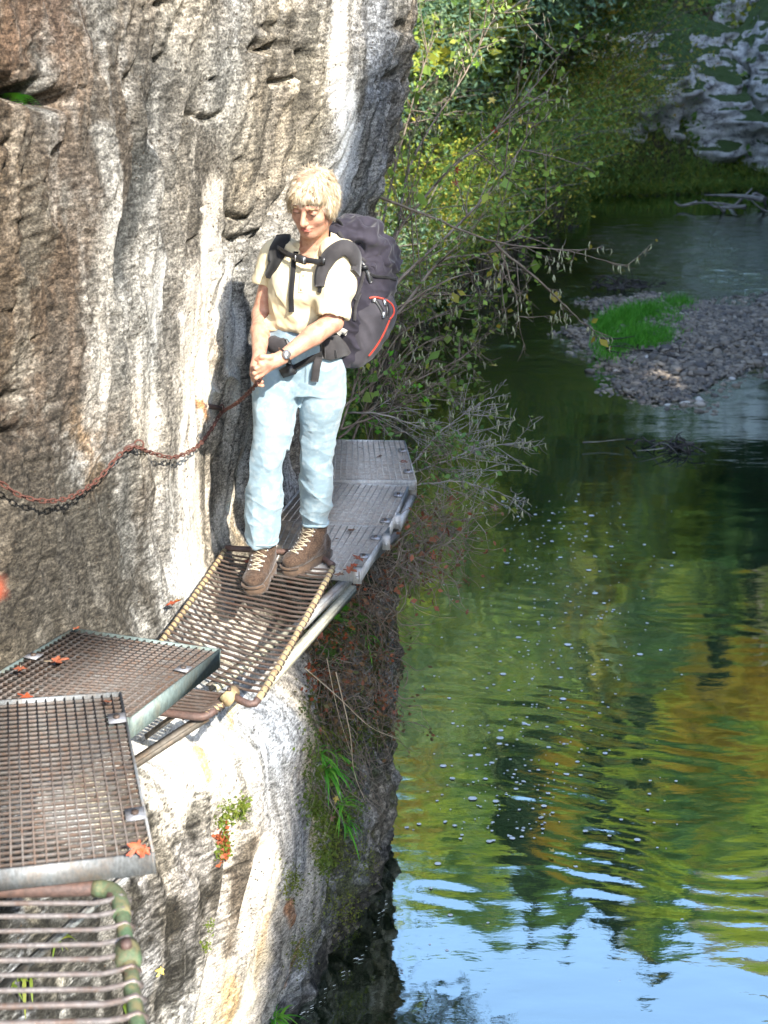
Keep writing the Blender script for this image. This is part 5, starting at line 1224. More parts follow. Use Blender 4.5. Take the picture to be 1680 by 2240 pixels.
for i, (px, py, Yd, h_) in enumerate([(1402,150,42,7),(1430,120,43,7),(1462,110,45,8),(1500,90,46,8),(1380,90,44,8),(1540,60,48,8),(1350,60,46,9),(1600,70,46,8)]):
    b = U(px, py, Yd); z0 = b[2]; q = MB(); q.tube(spline([(b[0],b[1],z0-1.2),(b[0]+.05*(i%3-1),b[1],z0+h_*.4),(b[0]+.3*(i%3-1),b[1],z0+h_)],8), np.linspace(.09,.03,8), 6)
    for j in range(14):
        zz = z0+1+j*.45; a_ = r1.random()*6.28; L = r1.uniform(.3,.9); q.tube([(b[0],b[1],zz),(b[0]+math.cos(a_)*L,b[1]+math.sin(a_)*L*.5,zz-.1)], [.02,.006], 4)
    root = empty('bare_tree', (b[0],b[1],z0-1), ['thin grey trunk leaning left over the far rock','thin upright grey trunk over the far rock','thin grey trunk leaning right over the far rock'][i%3]+(', lower one','',', upper one')[i//3], 'tree', 'thin bare trunks above the far rock')
    q.build('trunk', m_twigg, root, True)
for i, (x, y, s, lm, lb) in enumerate([(4.9,37.9,.62,L_mix,'yellowing shrub at the left end of the far bank'),(5.9,39.2,.75,L_mix,'yellow and green shrub left of the pale rock face'),(6.6,41.5,1.0,L_green,'dense green shrub behind the pale rock face\'s left edge'),
        (8.3,44.2,1.0,L_green,'green shrub directly above the pale rock face'),(13.2,38.8,.45,L_mix,'low shrub at the right edge of the far bank'),(11.4,38.6,.30,L_mix,'small tuft of shrub below the mossy darker rock'),(10.0,45.5,1.1,L_green,'green shrub over the dark crag')]):
    plant_tree('bank_shrub', 'bush', 21+i%3, lm, x, y, s, lb, 'bush', 'shrubs on the far bank')
for i, (x, y, s) in enumerate([(5.5,43,.8),(7.2,45,.95),(8.8,47,.9),(11,48,1.0),(13,45.5,.8),(13.6,43,.7),(4,46,1.0),(10,50,1.1),(6,50,1.1)]):
    plant_tree('conifer_tree', 'conifer', 5+i%2, L_dark, x, y, s, 'dark conifer rising behind the far rocks', 'tree', 'conifers behind the far rocks')
def undergrowth_left():
    n_ = 42000; ys = r1.uniform(8.2, 33.4, n_); xs = XL(ys)+.25-r1.gamma(1.3,.6,n_); hh = land_h(xs, ys); cl_ = fbm(xs*1.1, ys*1.1, 0, 3, 35)
    P = np.stack([xs, ys, np.maximum(hh,0)+r1.gamma(1.4,.22,n_)], -1)
    o = leafobj('bank_undergrowth', P, .07, L_mix, aspect=.5, r=r1, tint=np.clip(.35+.6*cl_,0,1)); tag(o, 'low leafy undergrowth and twigs at the foot of the left bank', 'undergrowth', kind='stuff')
undergrowth_left()

# ---------------------------------------------------------------- shrubs beside the walkway: arching twigs against the river
rs = np.random.default_rng(77)
def twig_shrub(name, mains, label, m, n_side, leafm, n_leaf, leaf_size, seed, side_len=(.25,.7), tintmu=.6, cat='shrub', r_main=.010, subs=4, droop=.0, catkin=150, depth=.5):
    r = np.random.default_rng(seed); root = empty(name, mains[0][0], label, cat); q = MB(); tips = []
    for M_ in mains:
        S = spline(M_, 26); n_ = len(S); S = S + .012*r.normal(size=S.shape).cumsum(0)*.25; L0 = np.linalg.norm(S[-1]-S[0])
        q.tube(S, np.linspace(r_main, r_main*.16, n_), 5)
        tips += [S[int(k)] for k in np.linspace(10, n_-1, 10)]
        for k in range(n_side):
            t = .15+.85*r.random(); i = int(t*(n_-1)); T = unit(S[min(i+1,n_-1)]-S[max(i-1,0)]); d = unit(T*.8 + r.normal(size=3)*np.array([.55,depth,.55])); L = r.uniform(*side_len)*(1.15-.7*t)
            Q = spline([S[i], S[i]+d*L*.5+r.normal(size=3)*.03*L, S[i]+d*L+np.array([0,0,-droop*L])+r.normal(size=3)*.06*L], 7); q.tube(Q, np.linspace(r_main*.33, .0016, 7), 4); tips += [Q[3], Q[5], Q[6]]
            for j in range(subs):
                i2 = r.integers(1,6); d2 = unit((Q[6]-Q[0])/max(L,.01)+r.normal(size=3)*.55); L2 = L*r.uniform(.2,.5); E = Q[i2]+d2*L2; q.tube([Q[i2], (Q[i2]+E)/2+r.normal(size=3)*.015, E], [.0022,.0018,.0012], 3); tips += [E, (Q[i2]+E)/2]
    q.build('branches', m, root, True)
    tips = np.array(tips)
    if n_leaf:
        P = tips[r.integers(0, len(tips), n_leaf)]+r.normal(size=(n_leaf,3))*.02
        s = leaf_size*(.5+r.random(n_leaf)); s = np.where(r.random(n_leaf) < .06, s*2.0, s)
        V_, F_, t_ = leaves(P, s, aspect=.7, r=r, tint=np.full(n_leaf, tintmu), droop=.6)
        o = mesh_np('leaves', V_, F_, leafm, False, root, attrs={'tint': ('POINT', np.clip(t_+.0,0,1))}); o['kind'] = 'stuff'
    if catkin:
        c_ = tips[r.integers(0, len(tips), catkin)]; qq = MB()
        for P in c_: qq.tube([P, P+np.array([r.normal()*.004, r.normal()*.004, -.022]), P+np.array([r.normal()*.008, 0, -.042])], [.002,.0045,.0015], 4)
        o = qq.build('catkins', m_catk, root); o['kind'] = 'stuff'
    return root
m_catk = mat('catkin', (.30,.32,.18), (.42,.42,.27), .9, bstr=0, scale=30)
m1 = [[U(800,760,7.2),U(850,560,7.5),U(960,400,7.9),U(1100,270,8.4),U(1250,90,8.8)],
      [U(790,770,7.2),U(870,620,7.3),U(1010,480,7.8),U(1130,330,8.2),U(1200,190,8.5)],
      [U(780,700,7.4),U(860,520,7.9),U(900,350,8.5),U(1010,170,9.0),U(1090,10,9.4)],
      [U(780,740,7.2),U(860,690,7.2),U(960,570,7.5),U(1080,545,7.7),U(1220,440,8.0)],
      [U(760,720,7.5),U(820,600,8.0),U(850,440,8.6),U(900,250,9.2),U(950,60,9.8)]]
twig_shrub('hazel_shrub', m1, 'large arching shrub with thin twigs and few yellow-green leaves rising behind the backpack', m_twig, 20, L_turn, 1300, .036, 1, (.3,.9), .45, r_main=.014)
m2 = [[U(800,420,6.9),U(930,470,7.0),U(1083,532,7.1),U(1260,562,7.3),U(1400,600,7.5)], [U(1083,532,7.1),U(1180,610,7.1),U(1260,690,7.2),U(1300,712,7.2)], [U(830,700,7.0),U(880,670,6.9),U(1010,600,7.0),U(1060,610,7.1)], [U(1100,545,7.1),U(1122,620,7.1),U(1135,700,7.1)]]
twig_shrub('hazel_branch', m2, 'long thin branch with catkins reaching right over the river above the gravel bar', m_twig, 9, L_yel, 50, .035, 2, (.15,.45), .3, r_main=.009, subs=2)
m3 = [[U(740,900,6.9),U(830,820,7.2),U(960,740,7.6),U(1050,750,8.0)], [U(740,960,6.9),U(860,860,7.2),U(1000,790,7.6),U(1060,730,8.0)], [U(760,1000,6.9),U(850,760,7.4),U(960,690,7.8),U(1080,640,8.1)], [U(745,940,6.9),U(800,760,7.4),U(860,700,7.8),U(960,610,8.2)],[U(745,940,6.9),U(850,900,7.0),U(950,860,7.4),U(1040,900,7.6)]]
twig_shrub('bare_shrub', m3, 'tangle of bare grey and brown twigs just right of the trousers, behind the far gratings', m_twig, 24, L_mix, 900, .034, 3, (.2,.6), .45, r_main=.008)
m4 = [[U(870,1050,6.6),U(960,1010,6.8),U(1060,970,7.0),U(1170,960,7.2)], [U(900,1060,6.4),U(1000,1050,6.5),U(1100,1080,6.7),U(1160,1110,6.8)], [U(880,1040,6.7),U(950,960,7.0),U(1020,900,7.2),U(1090,850,7.4)], [U(760,905,6.9),U(860,915,6.8),U(970,950,6.9),U(1060,985,7.0)]]
twig_shrub('bare_shrub', m4, 'low bare twigs spreading over the water right of the farthest panel, with a red leaf', m_twigg, 20, L_mix, 120, .03, 4, (.15,.5), .55, r_main=.006)
L_litter = leaf_mat('mixed_litter', [(.0,(.04,.09,.015)),(.25,(.10,.09,.03)),(.5,(.16,.07,.035)),(.75,(.30,.08,.035)),(1,(.42,.24,.10))], .2)
# ---------------------------------------------------------------- overgrowth on the shaded flank of the rock
def onrock(pxs, pys, off=.0):
    return np.array([wall_pt(a, b, off) for a, b in zip(pxs, pys)])
def root_curtain(name, boxp, n_, label, length, seed, m, out=.10, cat='roots'):
    r = np.random.default_rng(seed); q = MB(); root = None
    for i in range(n_):
        px, py = boxp(r); P = wall_pt(px, py, .02); L = length*r.uniform(.3,1.1); d = np.array([r.normal()*.35+.12, -.25+r.normal()*.3, -1]); pts_ = [P]
        for k in range(5): d = d+r.normal(size=3)*.45*np.array([1,1,.5]); pts_.append(pts_[-1]+unit(d)*L/5)
        if root is None: root = empty(name, P, label, cat)
        q.tube(spline(pts_, 8), np.linspace(r.uniform(.0012,.0035), .0008, 8), 3)
    o = q.build('rootlets', m, root); o['kind'] = 'stuff'; return root
root_curtain('hanging_roots', lambda r: (r.uniform(700,838), r.uniform(1265,1330)), 150, 'brown curtain of roots and dead stems hanging under the boot-side panel', .42, 5, m_root)
root_curtain('hanging_roots', lambda r: (r.uniform(668,850), r.uniform(1380,1560)), 150, 'reddish dead stems hanging on the rock below the pale beam', .36, 6, m_root)
root_curtain('hanging_roots', lambda r: (r.uniform(680,830), r.uniform(1560,1740)), 160, 'thin dead stems trailing low on the mossy rock flank', .28, 8, m_twig)
# bushy clump hanging out under the far gratings
def clump(name, centers, n_st, L, label, m, lm, nleaf, ls, seed, tint, cat='shrub', down=.5):
    r = np.random.default_rng(seed); root = empty(name, centers[0], label, cat); q = MB(); tips = []
    for i in range(n_st):
        c = centers[r.integers(len(centers))]+r.normal(size=3)*.07; d = unit(r.normal(size=3)+np.array([.5,-.2,-down])); P = [c]
        for k in range(5): d = unit(d+r.normal(size=3)*.5); P.append(P[-1]+d*L*r.uniform(.6,1.3)/5)
        S = spline(P, 8); q.tube(S, np.linspace(.003,.0009,8), 3); tips += [S[4], S[6], S[7]]
    o = q.build('stems', m, root); o['kind'] = 'stuff'
    tips = np.array(tips); P = tips[r.integers(0,len(tips),nleaf)]+r.normal(size=(nleaf,3))*.012
    V_, F_, t_ = leaves(P, ls*(.5+r.random(nleaf)), aspect=.6, r=r, tint=np.full(nleaf,tint)); o = mesh_np('leaves', V_, F_, lm, False, root, attrs={'tint': ('POINT', t_)}); o['kind'] = 'stuff'
    return root
clump('dead_bush', [U(880,1130,6.2), U(930,1170,6.1), U(960,1150,6.25), U(870,1200,5.8), U(900,1210,5.9), U(830,1260,5.5), U(850,1290,5.5)], 260, .34, 'brown brushy clump with dead red leaves sticking out under the far gratings', m_twig, L_litter, 420, .028, 9, .3)
clump('dead_bush', [wall_pt(700,1480,.06), wall_pt(760,1450,.08), wall_pt(820,1480,.05), wall_pt(845,1560,.05), wall_pt(720,1560,.06), wall_pt(800,1340,.08)], 200, .22, 'reddish dry bush clinging to the rock below the pale beam', m_twig, L_litter, 800, .024, 10, .4)
clump('green_bush', [U(960,995,6.6), U(935,985,6.5), U(985,1005,6.7)], 60, .22, 'small green bush beside the farthest panel\'s outer edge', m_twig, L_mix, 330, .030, 11, .45, down=.1)
clump('green_bush', [U(830,880,7.2), U(850,900,7.2)], 40, .22, 'few bright green leaves on twigs above the farthest panel', m_twig, L_grass, 90, .035, 12, .6, down=-.1)
def moss(name, pts_, n_, sp, label, lm, ls, seed, tint=.5):
    r = np.random.default_rng(seed); P = []
    for i in range(n_):
        px, py, rad = pts_[r.integers(len(pts_))]; P.append(wall_pt(px+r.normal()*rad, py+r.normal()*rad*1.5, r.uniform(-.005,.018)))
    o = leafobj(name, np.array(P), ls, lm, aspect=.7, r=r, tint=np.full(n_, tint)); tag(o, label, 'moss', kind='stuff'); return o
moss('moss', [(705,1640,18),(740,1600,20),(715,1800,14),(712,1880,12),(690,1760,12),(780,1620,22),(700,1700,16),(760,1760,20)], 5200, 1, 'green moss cushions on the shaded flank of the rock', L_moss, .016, 13)
moss('moss', [(745,1850,26),(705,1850,14),(790,1880,20),(730,1980,22),(640,1930,12),(655,2080,14),(770,2000,18)], 2600, 1, 'thin yellow-green moss low on the rock flank', L_moss, .012, 14, .7)
moss('moss', [(487,1800,7),(492,1840,7),(484,1865,6),(500,1775,9),(520,1780,8),(530,1760,7)], 900, 1, 'moss filling the crack in the sunlit rock under the rungs', L_moss, .014, 15, .6)
moss('moss', [(459,2025,5),(449,2068,5)], 160, 1, 'two small moss cushions on the sunlit lower rock', L_moss, .012, 16, .7)
moss('moss', [(700,1400,22),(760,1380,26),(700,1540,20),(820,1430,16),(790,1560,26),(720,1330,20),(835,1600,14)], 3600, 1, 'green and brown moss between the dead bushes on the rock flank', L_litter, .018, 18, .15)
moss('dead_leaf_litter', [(487,1830,8),(490,1870,6),(700,1500,16),(690,1460,14),(760,1400,24),(835,1530,14),(840,1440,14),(720,1380,18),(790,1300,22)], 800, 1, 'red and brown dead leaf bits caught on the rock flank', L_red, .022, 17, .55)
def tuft(px, py, n_, L, lm, label, seed, off=.03, name='grass_tuft', wid=.10, cat='plant', sag=1.0):
    r = np.random.default_rng(seed); P0 = wall_pt(px, py, off); root = empty(name, P0, label, cat); V_, F_, t_ = [], [], []
    for i in range(n_):
        d = unit(np.array([.35+r.normal()*.5, -.3+r.normal()*.6, .5+r.normal()*.35])); l_ = L*r.uniform(.5,1.15); s_ = unit(np.cross(d,(0,0,1)))*l_*wid/2; b = P0+r.normal(size=3)*.012
        for k in range(6):
            t = k/5; c = b+d*l_*t+np.array([0,0,-sag*l_*t*t*.8]); w_ = (1-t)**.6*(.4+.6*min(1,t*4)); V_ += [c-s_*w_, c+s_*w_]
            if k: j = len(V_)-4; F_.append([j,j+1,j+3,j+2])
        t_ += [r.random()]*12
    mesh_np('blades', np.array(V_), np.array(F_), lm, False, root, attrs={'tint': ('POINT', np.array(t_))}); return root
def fern(px, py, n_, L, label, seed, off=.03):
    r = np.random.default_rng(seed); P0 = wall_pt(px, py, off); root = empty('fern', P0, label, 'fern')
    for i in range(n_):
        V_, F_, t_ = [], [], []; d = unit(np.array([.3+r.normal()*.6, -.4+r.normal()*.5, .45+r.normal()*.25])); l_ = L*r.uniform(.6,1.1); S_ = unit(np.cross(d,(0,0,1))); tv = r.random()
        for k in range(13):
            t = k/13; c = P0+d*l_*t+np.array([0,0,-l_*t*t*.85]); 
            for sg in (-1,1):
                ln = l_*.24*math.sin(math.pi*(t*.85+.12))+.004; e = c+S_*sg*ln+d*ln*.35-np.array([0,0,ln*.2]); w_ = d*l_*.028; V_ += [c-w_, c+w_, e]; j = len(V_)-3; F_.append([j,j+1,j+2]); t_ += [tv]*3
        mesh_np('frond', np.array(V_), np.array(F_), L_grass, False, root, attrs={'tint': ('POINT', np.array(t_)*.6)})
tuft(712,1690,26,.17,L_grass,'bright green grass tuft on the mossy rock flank, upper one',21); tuft(745,1760,20,.13,L_grass,'bluish green grass tuft lower on the mossy rock flank',22); tuft(760,1800,14,.12,L_grass,'small green tuft where the moss ends low on the rock flank',23)
tuft(735,1655,12,.15,L_grass,'thin grass tuft leaning out beside the dead stems',24); tuft(600,2230,26,.16,L_grass,'dark green grass tuft at the waterline, bottom of the picture',25); tuft(755,2080,18,.09,L_grass,'small green plant in the damp rock foot near the water',26, wid=.3)
tuft(525,1775,16,.07,L_moss,'yellowish tuft over the moss-filled crack',27,.01); tuft(800,1400,16,.14,L_grass,'green tuft in the dead bush below the pale beam',28); tuft(45,2140,12,.08,L_moss,'green tuft on the dark rock seen through the nearest rungs',29,.02,wid=.2); tuft(130,2050,9,.06,L_moss,'small grass tuft on the dark rock seen between the nearest rungs',30,.02,wid=.2)
tuft(280,2195,10,.10,L_moss,'green sprig beside the flaking green rail on the dark rock',34,.02,wid=.2); tuft(705,1600,14,.13,L_moss,'olive grass tuft on the rock flank above the bright tuft',35); tuft(700,1650,14,.13,L_grass,'short green tuft at the buttress edge',36)
fern(752,1330,8,.15,'green fern right under the boot-side panel\'s corner',31); fern(735,1355,6,.12,'smaller fern below the corner fern',32); fern(35,212,7,.11,'small fern in the cavity high on the left of the cliff',33,.01); fern(712,1420,6,.11,'fern among dead leaves beside the pale beam',37); fern(770,1350,6,.12,'fern nearest the hanging root curtain',38)
# long thin stems arching over the rock flank
def stem(px_pts, label, r_=.0028, m=None):
    P = spline(px_pts, 22); o = MB(); o.tube(P, np.linspace(r_, r_*.4, 22), 4); root = empty('dry_stem', P[0], label, 'stem'); o.build('stalk', m or m_stemp, root, True)
m_stemp = mat('pale_stem', (.38,.29,.18), (.50,.41,.28), .8, bstr=0)
stem([U(668,1462,4.9),U(740,1525,4.9),U(810,1590,5.0),U(875,1618,5.1)], 'long pale dry stem arching from the buttress edge to the water side')
stem([U(735,1470,5.0),U(765,1600,5.0),U(775,1690,5.05),U(800,1755,5.1)], 'pinkish dry stem hanging down the rock flank', .003)
stem([U(715,1440,5.0),U(740,1560,5.0),U(772,1660,5.05)], 'second pinkish stem beside the hanging one', .0022)
stem([U(890,1290,6.4),U(910,1330,6.4),U(960,1350,6.5),U(1000,1350,6.6)], 'thin pale stem looping out over the water under the far gratings', .002)
stem([U(1412,965,14.5),U(1396,1000,14.5),U(1392,1070,14.3)], 'thin pale stick standing in the river below the dark debris', .012)
# ---------------------------------------------------------------- gravel bar
rg = np.random.default_rng(91)
ico = MB(); ico.ball((0,0,0), 1, 6, 4); iv = np.vstack(ico.V); iq = np.vstack(ico.Q); it = np.vstack(ico.T)
def stone_mesh(seed):
    r = np.random.default_rng(seed); v = iv*(1+.25*r.normal(size=(len(iv),1))*.6)*np.array([1,r.uniform(.6,.95),r.uniform(.35,.6)]); return v
m_stone = bpy.data.materials.new('river_stone'); m_stone.use_nodes = True; n = m_stone.node_tree; p = n.nodes['Principled BSDF']; p.inputs['Roughness'].default_value = .75
at = N(n, 'ShaderNodeAttribute', attribute_name='tint'); inf = N(n, 'ShaderNodeObjectInfo'); ad = N(n, 'ShaderNodeMath', operation='MULTIPLY_ADD'); n.links.new(inf.outputs['Random'], ad.inputs[0]); ad.inputs[1].default_value = .5; n.links.new(at.outputs['Fac'], ad.inputs[2])
n.links.new(ramp(n, ad.outputs[0], [(.0,(.05,.05,.055)),(.4,(.19,.155,.12)),(.75,(.38,.32,.25)),(1,(.55,.53,.50))]), p.inputs['Base Color'])
SVs = [stone_mesh(i) for i in range(8)]
n_st = 24000; xs = rg.uniform(2.2, 8.6, n_st*3); ys = rg.uniform(13.5, 26, n_st*3); hh = bar_h(xs, ys); thin = fbm(xs*.9, ys*.9, 0, 3, 93)
k = (hh > .0) | ((hh > -.10) & (rg.random(n_st*3) < .25)); xs, ys, hh = xs[k][:n_st], ys[k][:n_st], hh[k][:n_st]
Vg, Qg, Tg, tg = [], [], [], []; nn0 = len(iv)
sz = rg.gamma(2.6, .0085, len(xs))+.008; ang = rg.random(len(xs))*6.28; ca, sa = np.cos(ang), np.sin(ang); wh = rg.integers(0, 8, len(xs))
BV = np.stack(SVs)[wh]*sz[:,None,None]; Xr = BV[:,:,0]*ca[:,None]-BV[:,:,1]*sa[:,None]+xs[:,None]; Yr = BV[:,:,0]*sa[:,None]+BV[:,:,1]*ca[:,None]+ys[:,None]; Zr = BV[:,:,2]+np.maximum(hh,-.02)[:,None]+.3*sz[:,None]
Vg = np.stack([Xr,Yr,Zr],-1).reshape(-1,3); off = (np.arange(len(xs))*nn0)[:,None,None]
gravel = mesh_np('gravel', Vg, [(iq[None]+off).reshape(-1,4), (it[None]+off).reshape(-1,3)], m_stone, False, attrs={'tint': ('POINT', np.repeat(rg.random(len(xs))*.5, nn0))}); tag(gravel, 'grey gravel heaped on the bar in the river', 'gravel', kind='stuff')
GS = 'larger pale stones on the gravel bar'
sm = []
for i in range(6):
    me_ = bpy.data.meshes.new('river_stone'); me_.from_pydata([tuple(v) for v in SVs[i]], [], [tuple(int(a) for a in f) for f in iq]+[tuple(int(a) for a in f) for f in it]); me_.materials.append(m_stone); a = me_.attributes.new('tint','FLOAT','POINT'); a.data.foreach_set('value', np.full(len(SVs[i]), .45, np.float32)); me_.polygons.foreach_set('use_smooth', np.ones(len(me_.polygons), bool)); sm.append(me_)
c_ = 0
while c_ < 120:
    x, y = rg.uniform(2.3,8), rg.uniform(14,25); h_ = bar_h(np.array([x]), np.array([y]))[0]
    if h_ < -.05: continue
    o = bpy.data.objects.new('river_stone', sm[c_%6]); COL.objects.link(o); s = rg.uniform(.04,.09)*(1 if y < 19 else .8); o.scale = (s,s,s); o.location = (x,y,max(h_,0)+s*.15); o.rotation_euler = (0,0,rg.random()*6.28)
    tag(o, 'grey stone a little larger than the gravel around it', 'stone', GS); c_ += 1
# grass on the bar
PX = [(1330,715),(1370,695),(1420,685),(1480,672),(1395,735),(1440,742),(1350,750),(1460,700),(1330,775)]
Vq, Fq, tq = [], [], []
for i in range(8500):
    cx, cy = PX[rg.choice(9, p=[.14,.16,.14,.08,.16,.14,.10,.06,.02])]; P = G(cx+rg.normal()*19, cy+rg.normal()*9, .12)
    if not (1285 < 840+FPX*P[0]/(P[1]*CP+(CAMZ-P[2])*SP) < 1530): continue
    L = rg.uniform(.06,.20); d = unit(np.array([rg.normal()*.5, rg.normal()*.5, 1])); s_ = np.array([math.cos(i), math.sin(i), 0])*.007; j = len(Vq); bnd = np.array([rg.normal(),rg.normal(),0])*.04
    Vq += [P-s_, P+s_, P+d*L*.6+s_*.7, P+d*L*.6-s_*.7, P+d*L+bnd]; Fq.append([j,j+1,j+2,j+3]); Fq.append([j+3,j+2,j+4,j+4]); tq += [rg.random()*.7]*5
Fq = np.array(Fq); qd = Fq[Fq[:,2]!=Fq[:,3]]; tr = Fq[Fq[:,2]==Fq[:,3]][:,:3]
g_ = mesh_np('bar_grass', np.array(Vq), [qd, tr], L_grass, False, attrs={'tint': ('POINT', np.array(tq))}); tag(g_, 'bright green grass patch on the gravel bar', 'grass', kind='stuff')
# driftwood and debris
def debris(cp, n_, L, flat, label, seed, name='driftwood', m=None, rr=.03):
    r = np.random.default_rng(seed); root = empty(name, cp, label, 'driftwood'); q = MB()
    for i in range(n_):
        d = unit(np.array([r.normal(), r.normal()*.7, abs(r.normal())*flat])); c = cp+np.array([r.normal()*L*.35, r.normal()*L*.2, abs(r.normal())*L*.08]); l_ = L*r.uniform(.2,.7)
        q.tube(spline([c-d*l_/2, c+r.normal(size=3)*.04*L, c+d*l_/2], 6), np.linspace(rr*r.uniform(.3,1), rr*.2, 6), 5)
    q.build('branches', m or m_wetw, root, True)
m_wetw = mat('wet_wood', (.018,.014,.012), (.05,.04,.032), .6, scale=6)
m_dry = mat('grey_driftwood', (.16,.145,.13), (.28,.26,.23), .85, scale=6)
debris(G(1362,625,.10), 46, .75, .5, 'dark heap of driftwood at the upstream tip of the gravel bar', 1)
debris(G(1468,978,.03), 30, .50, .4, 'small dark debris snag in the water below the gravel bar', 2, rr=.02); debris(G(1480,985,.02), 5, .8, .05, 'pale stick lying across the debris snag', 3, m=m_dry, rr=.012)
debris(G(1425,768,.16), 9, .8, .08, 'dark branch lying at the foot of the grass patch', 4, rr=.02)
debris(G(1640,445,.15), 14, 2.4, .35, 'grey fallen branches on the far bank at the right edge', 5, m=m_dry, rr=.09)
# foam flecks, floating leaves
Vq, Tq = [], []; a_ = np.linspace(0,2*math.pi,6,endpoint=False)
for i in range(560):
    t = rg.random(); px = rg.normal(1180+60*math.sin(t*5), 95); py = 1080+t*760
    if i < 90: px, py = rg.uniform(900,1500), rg.uniform(1100,2150)
    if px < 880: continue
    P = G(px, py, .004); s = rg.gamma(2.0,.0022)+.0025; j = len(Vq); Vq += [P+np.array([math.cos(x)*s*1.4, math.sin(x)*s, 0]) for x in a_]+[P+np.array([0,0,.002])]; Tq += [[j+k, j+(k+1)%6, j+6] for k in range(6)]
m_foam = mat('foam', (.62,.66,.66), (.75,.78,.78), .6, bstr=0)
fo = mesh_np('foam_flecks', np.array(Vq), [np.array(Tq)], m_foam); tag(fo, 'white foam flecks drifting in a line down the dark river', 'foam', kind='stuff')
# waterline foam at the rock foot
q = MB(); 
for i in range(38):
    px = rg.uniform(600,838); py = np.interp(px, [600,680,720,780,820,838],[2238,2200,2160,2090,2010,1960])+rg.normal()*7; P = G(px+12, py, .014); s = rg.uniform(.004,.014); q.tube([P-[s,0,0], P+[s*.5,s*.8,0]], rg.uniform(.0012,.0024), 4)
o = q.build('foam_line', m_foam); tag(o, 'thin white foam line along the foot of the rock', 'foam', kind='stuff')

# ---------------------------------------------------------------- fallen leaves
def maple(seed, m):
    r = np.random.default_rng(seed); o_ = []; lobes = [(-2.3,.62),(-1.15,.92),(0,1.1),(1.15,.92),(2.3,.62)]
    for k, (a, l) in enumerate(lobes):
        for da, ll in ((-.34,.55),(-.20,.80),(-.10,.78),(0,1.0),(.10,.78),(.20,.80),(.34,.55)): o_.append((a+da, l*ll*(1+.06*r.normal())))
        if k < 4: o_.append((a+.575, .36))
    P = np.array([[math.sin(a)*l, math.cos(a)*l, 0] for a, l in o_]+[[0,-.12,0]]); P[:,2] = .22*np.sin(P[:,0]*3+r.random()*6)*np.hypot(P[:,0],P[:,1])+.42*P[:,0]**2; P[:,0] *= .82; P[:,:2] += .05*r.normal(size=(len(P),2))
    n_ = len(P); V_ = np.vstack([P, [[0,0,-.03]], P*[1,1,1]-[0,0,.02], [[0,0,-.05]]]); T_ = [[i,(i+1)%n_,n_] for i in range(n_)]+[[n_+1+(i+1)%n_, n_+1+i, 2*n_+1] for i in range(n_)]
    q = MB(); q.add(V_, None, T_); o = q.build('leaf_blade', m); q2 = MB(); q2.tube([(0,-.05,-.03),(.05,-.5,.05),(.12,-.85,.12)], .022, 4); o2 = q2.build('stalk', m_stemp); d = (o.data, o2.data); bpy.data.objects.remove(o); bpy.data.objects.remove(o2); return d
m_lr = mat('red_leaf', (.24,.055,.03), (.15,.04,.025), .6, scale=1.5, bstr=0, c3=(.28,.09,.04)); m_lb = mat('brown_leaf', (.20,.10,.06), (.12,.07,.045), .7, scale=1.5, bstr=0); m_ly = mat('yellow_leaf', (.55,.42,.06), (.42,.34,.10), .6, scale=2, bstr=0); m_lo = mat('orange_leaf', (.42,.085,.025), (.30,.055,.022), .6, scale=1.5, bstr=0)
MP = {(i, k): maple(i, mm) for i in range(2) for k, mm in (('r',m_lr),('b',m_lb),('y',m_ly),('o',m_lo))}
def leaf(P, s, k, label, nrm=(0,0,1), rot=None, tilt=.15, seed=0):
    nrm = unit(np.array(nrm)+rg.normal(size=3)*tilt); a = rg.random()*6.28 if rot is None else rot; x = unit(np.cross(nrm,(math.cos(a),math.sin(a),.1))); y = np.cross(nrm, x)
    o = empty('fallen_leaf', P, label, 'leaf', None); o.matrix_world = Matrix(((x[0]*s,y[0]*s,nrm[0]*s,P[0]),(x[1]*s,y[1]*s,nrm[1]*s,P[1]),(x[2]*s,y[2]*s,nrm[2]*s,P[2]),(0,0,0,1)))
    for nm, d in zip(('leaf_blade','stalk'), MP[(seed%2,k)]): c = bpy.data.objects.new(nm, d); COL.objects.link(c); c.parent = o
    return o
leaf(G(122,1446,2.72),.040,'r','large red-brown leaf in the middle of the greenish-edged panel'); leaf(G(45,1462,2.745),.030,'r','red-brown leaf near the left edge of the greenish-edged panel'); leaf(G(60,1526,2.765),.034,'o','curled orange leaf at the near side of the greenish-edged panel'); leaf(G(165,1376,2.68),.020,'r','small red leaf at the far left corner of the greenish-edged panel')
leaf(G(236,1536,2.915),.020,'r','small pinkish red leaf at the far edge of the nearest panel'); leaf(G(303,1852,2.925),.030,'o','bright orange-red leaf standing up at the outer corner of the nearest panel',(.3,-.8,.4), 1.2, .05); leaf(G(318,1858,2.915),.022,'o','curled scrap of orange leaf beside the upright one',(.5,-.5,.5))
leaf(G(380,1318,2.425),.045,'o','big orange leaf on the rock-side rail of the long rung run'); leaf(G(395,1312,2.43),.028,'y','yellow leaf tucked by the big orange one on the rail'); leaf(G(538,1228,2.40),.026,'r','small red leaf on the rungs left of the front boot')
leaf(G(762,1246,2.40),.045,'r','red leaf on top of the heap at the outer corner behind the boots'); leaf(G(786,1222,2.40),.042,'r','bright red leaf at the outer edge of the boot-side panel',(.2,-.3,.9)); leaf(G(745,1256,2.40),.034,'b','brown leaf at the corner beside the end of the rung rail'); leaf(G(773,1236,2.41),.030,'o','pale orange leaf between the red ones at the corner')
leaf(G(772,1160,2.385),.034,'b','pale pinkish leaf in the middle of the boot-side panel'); leaf(G(735,1178,2.385),.014,'b','tiny dark leaf scrap on the boot-side panel')
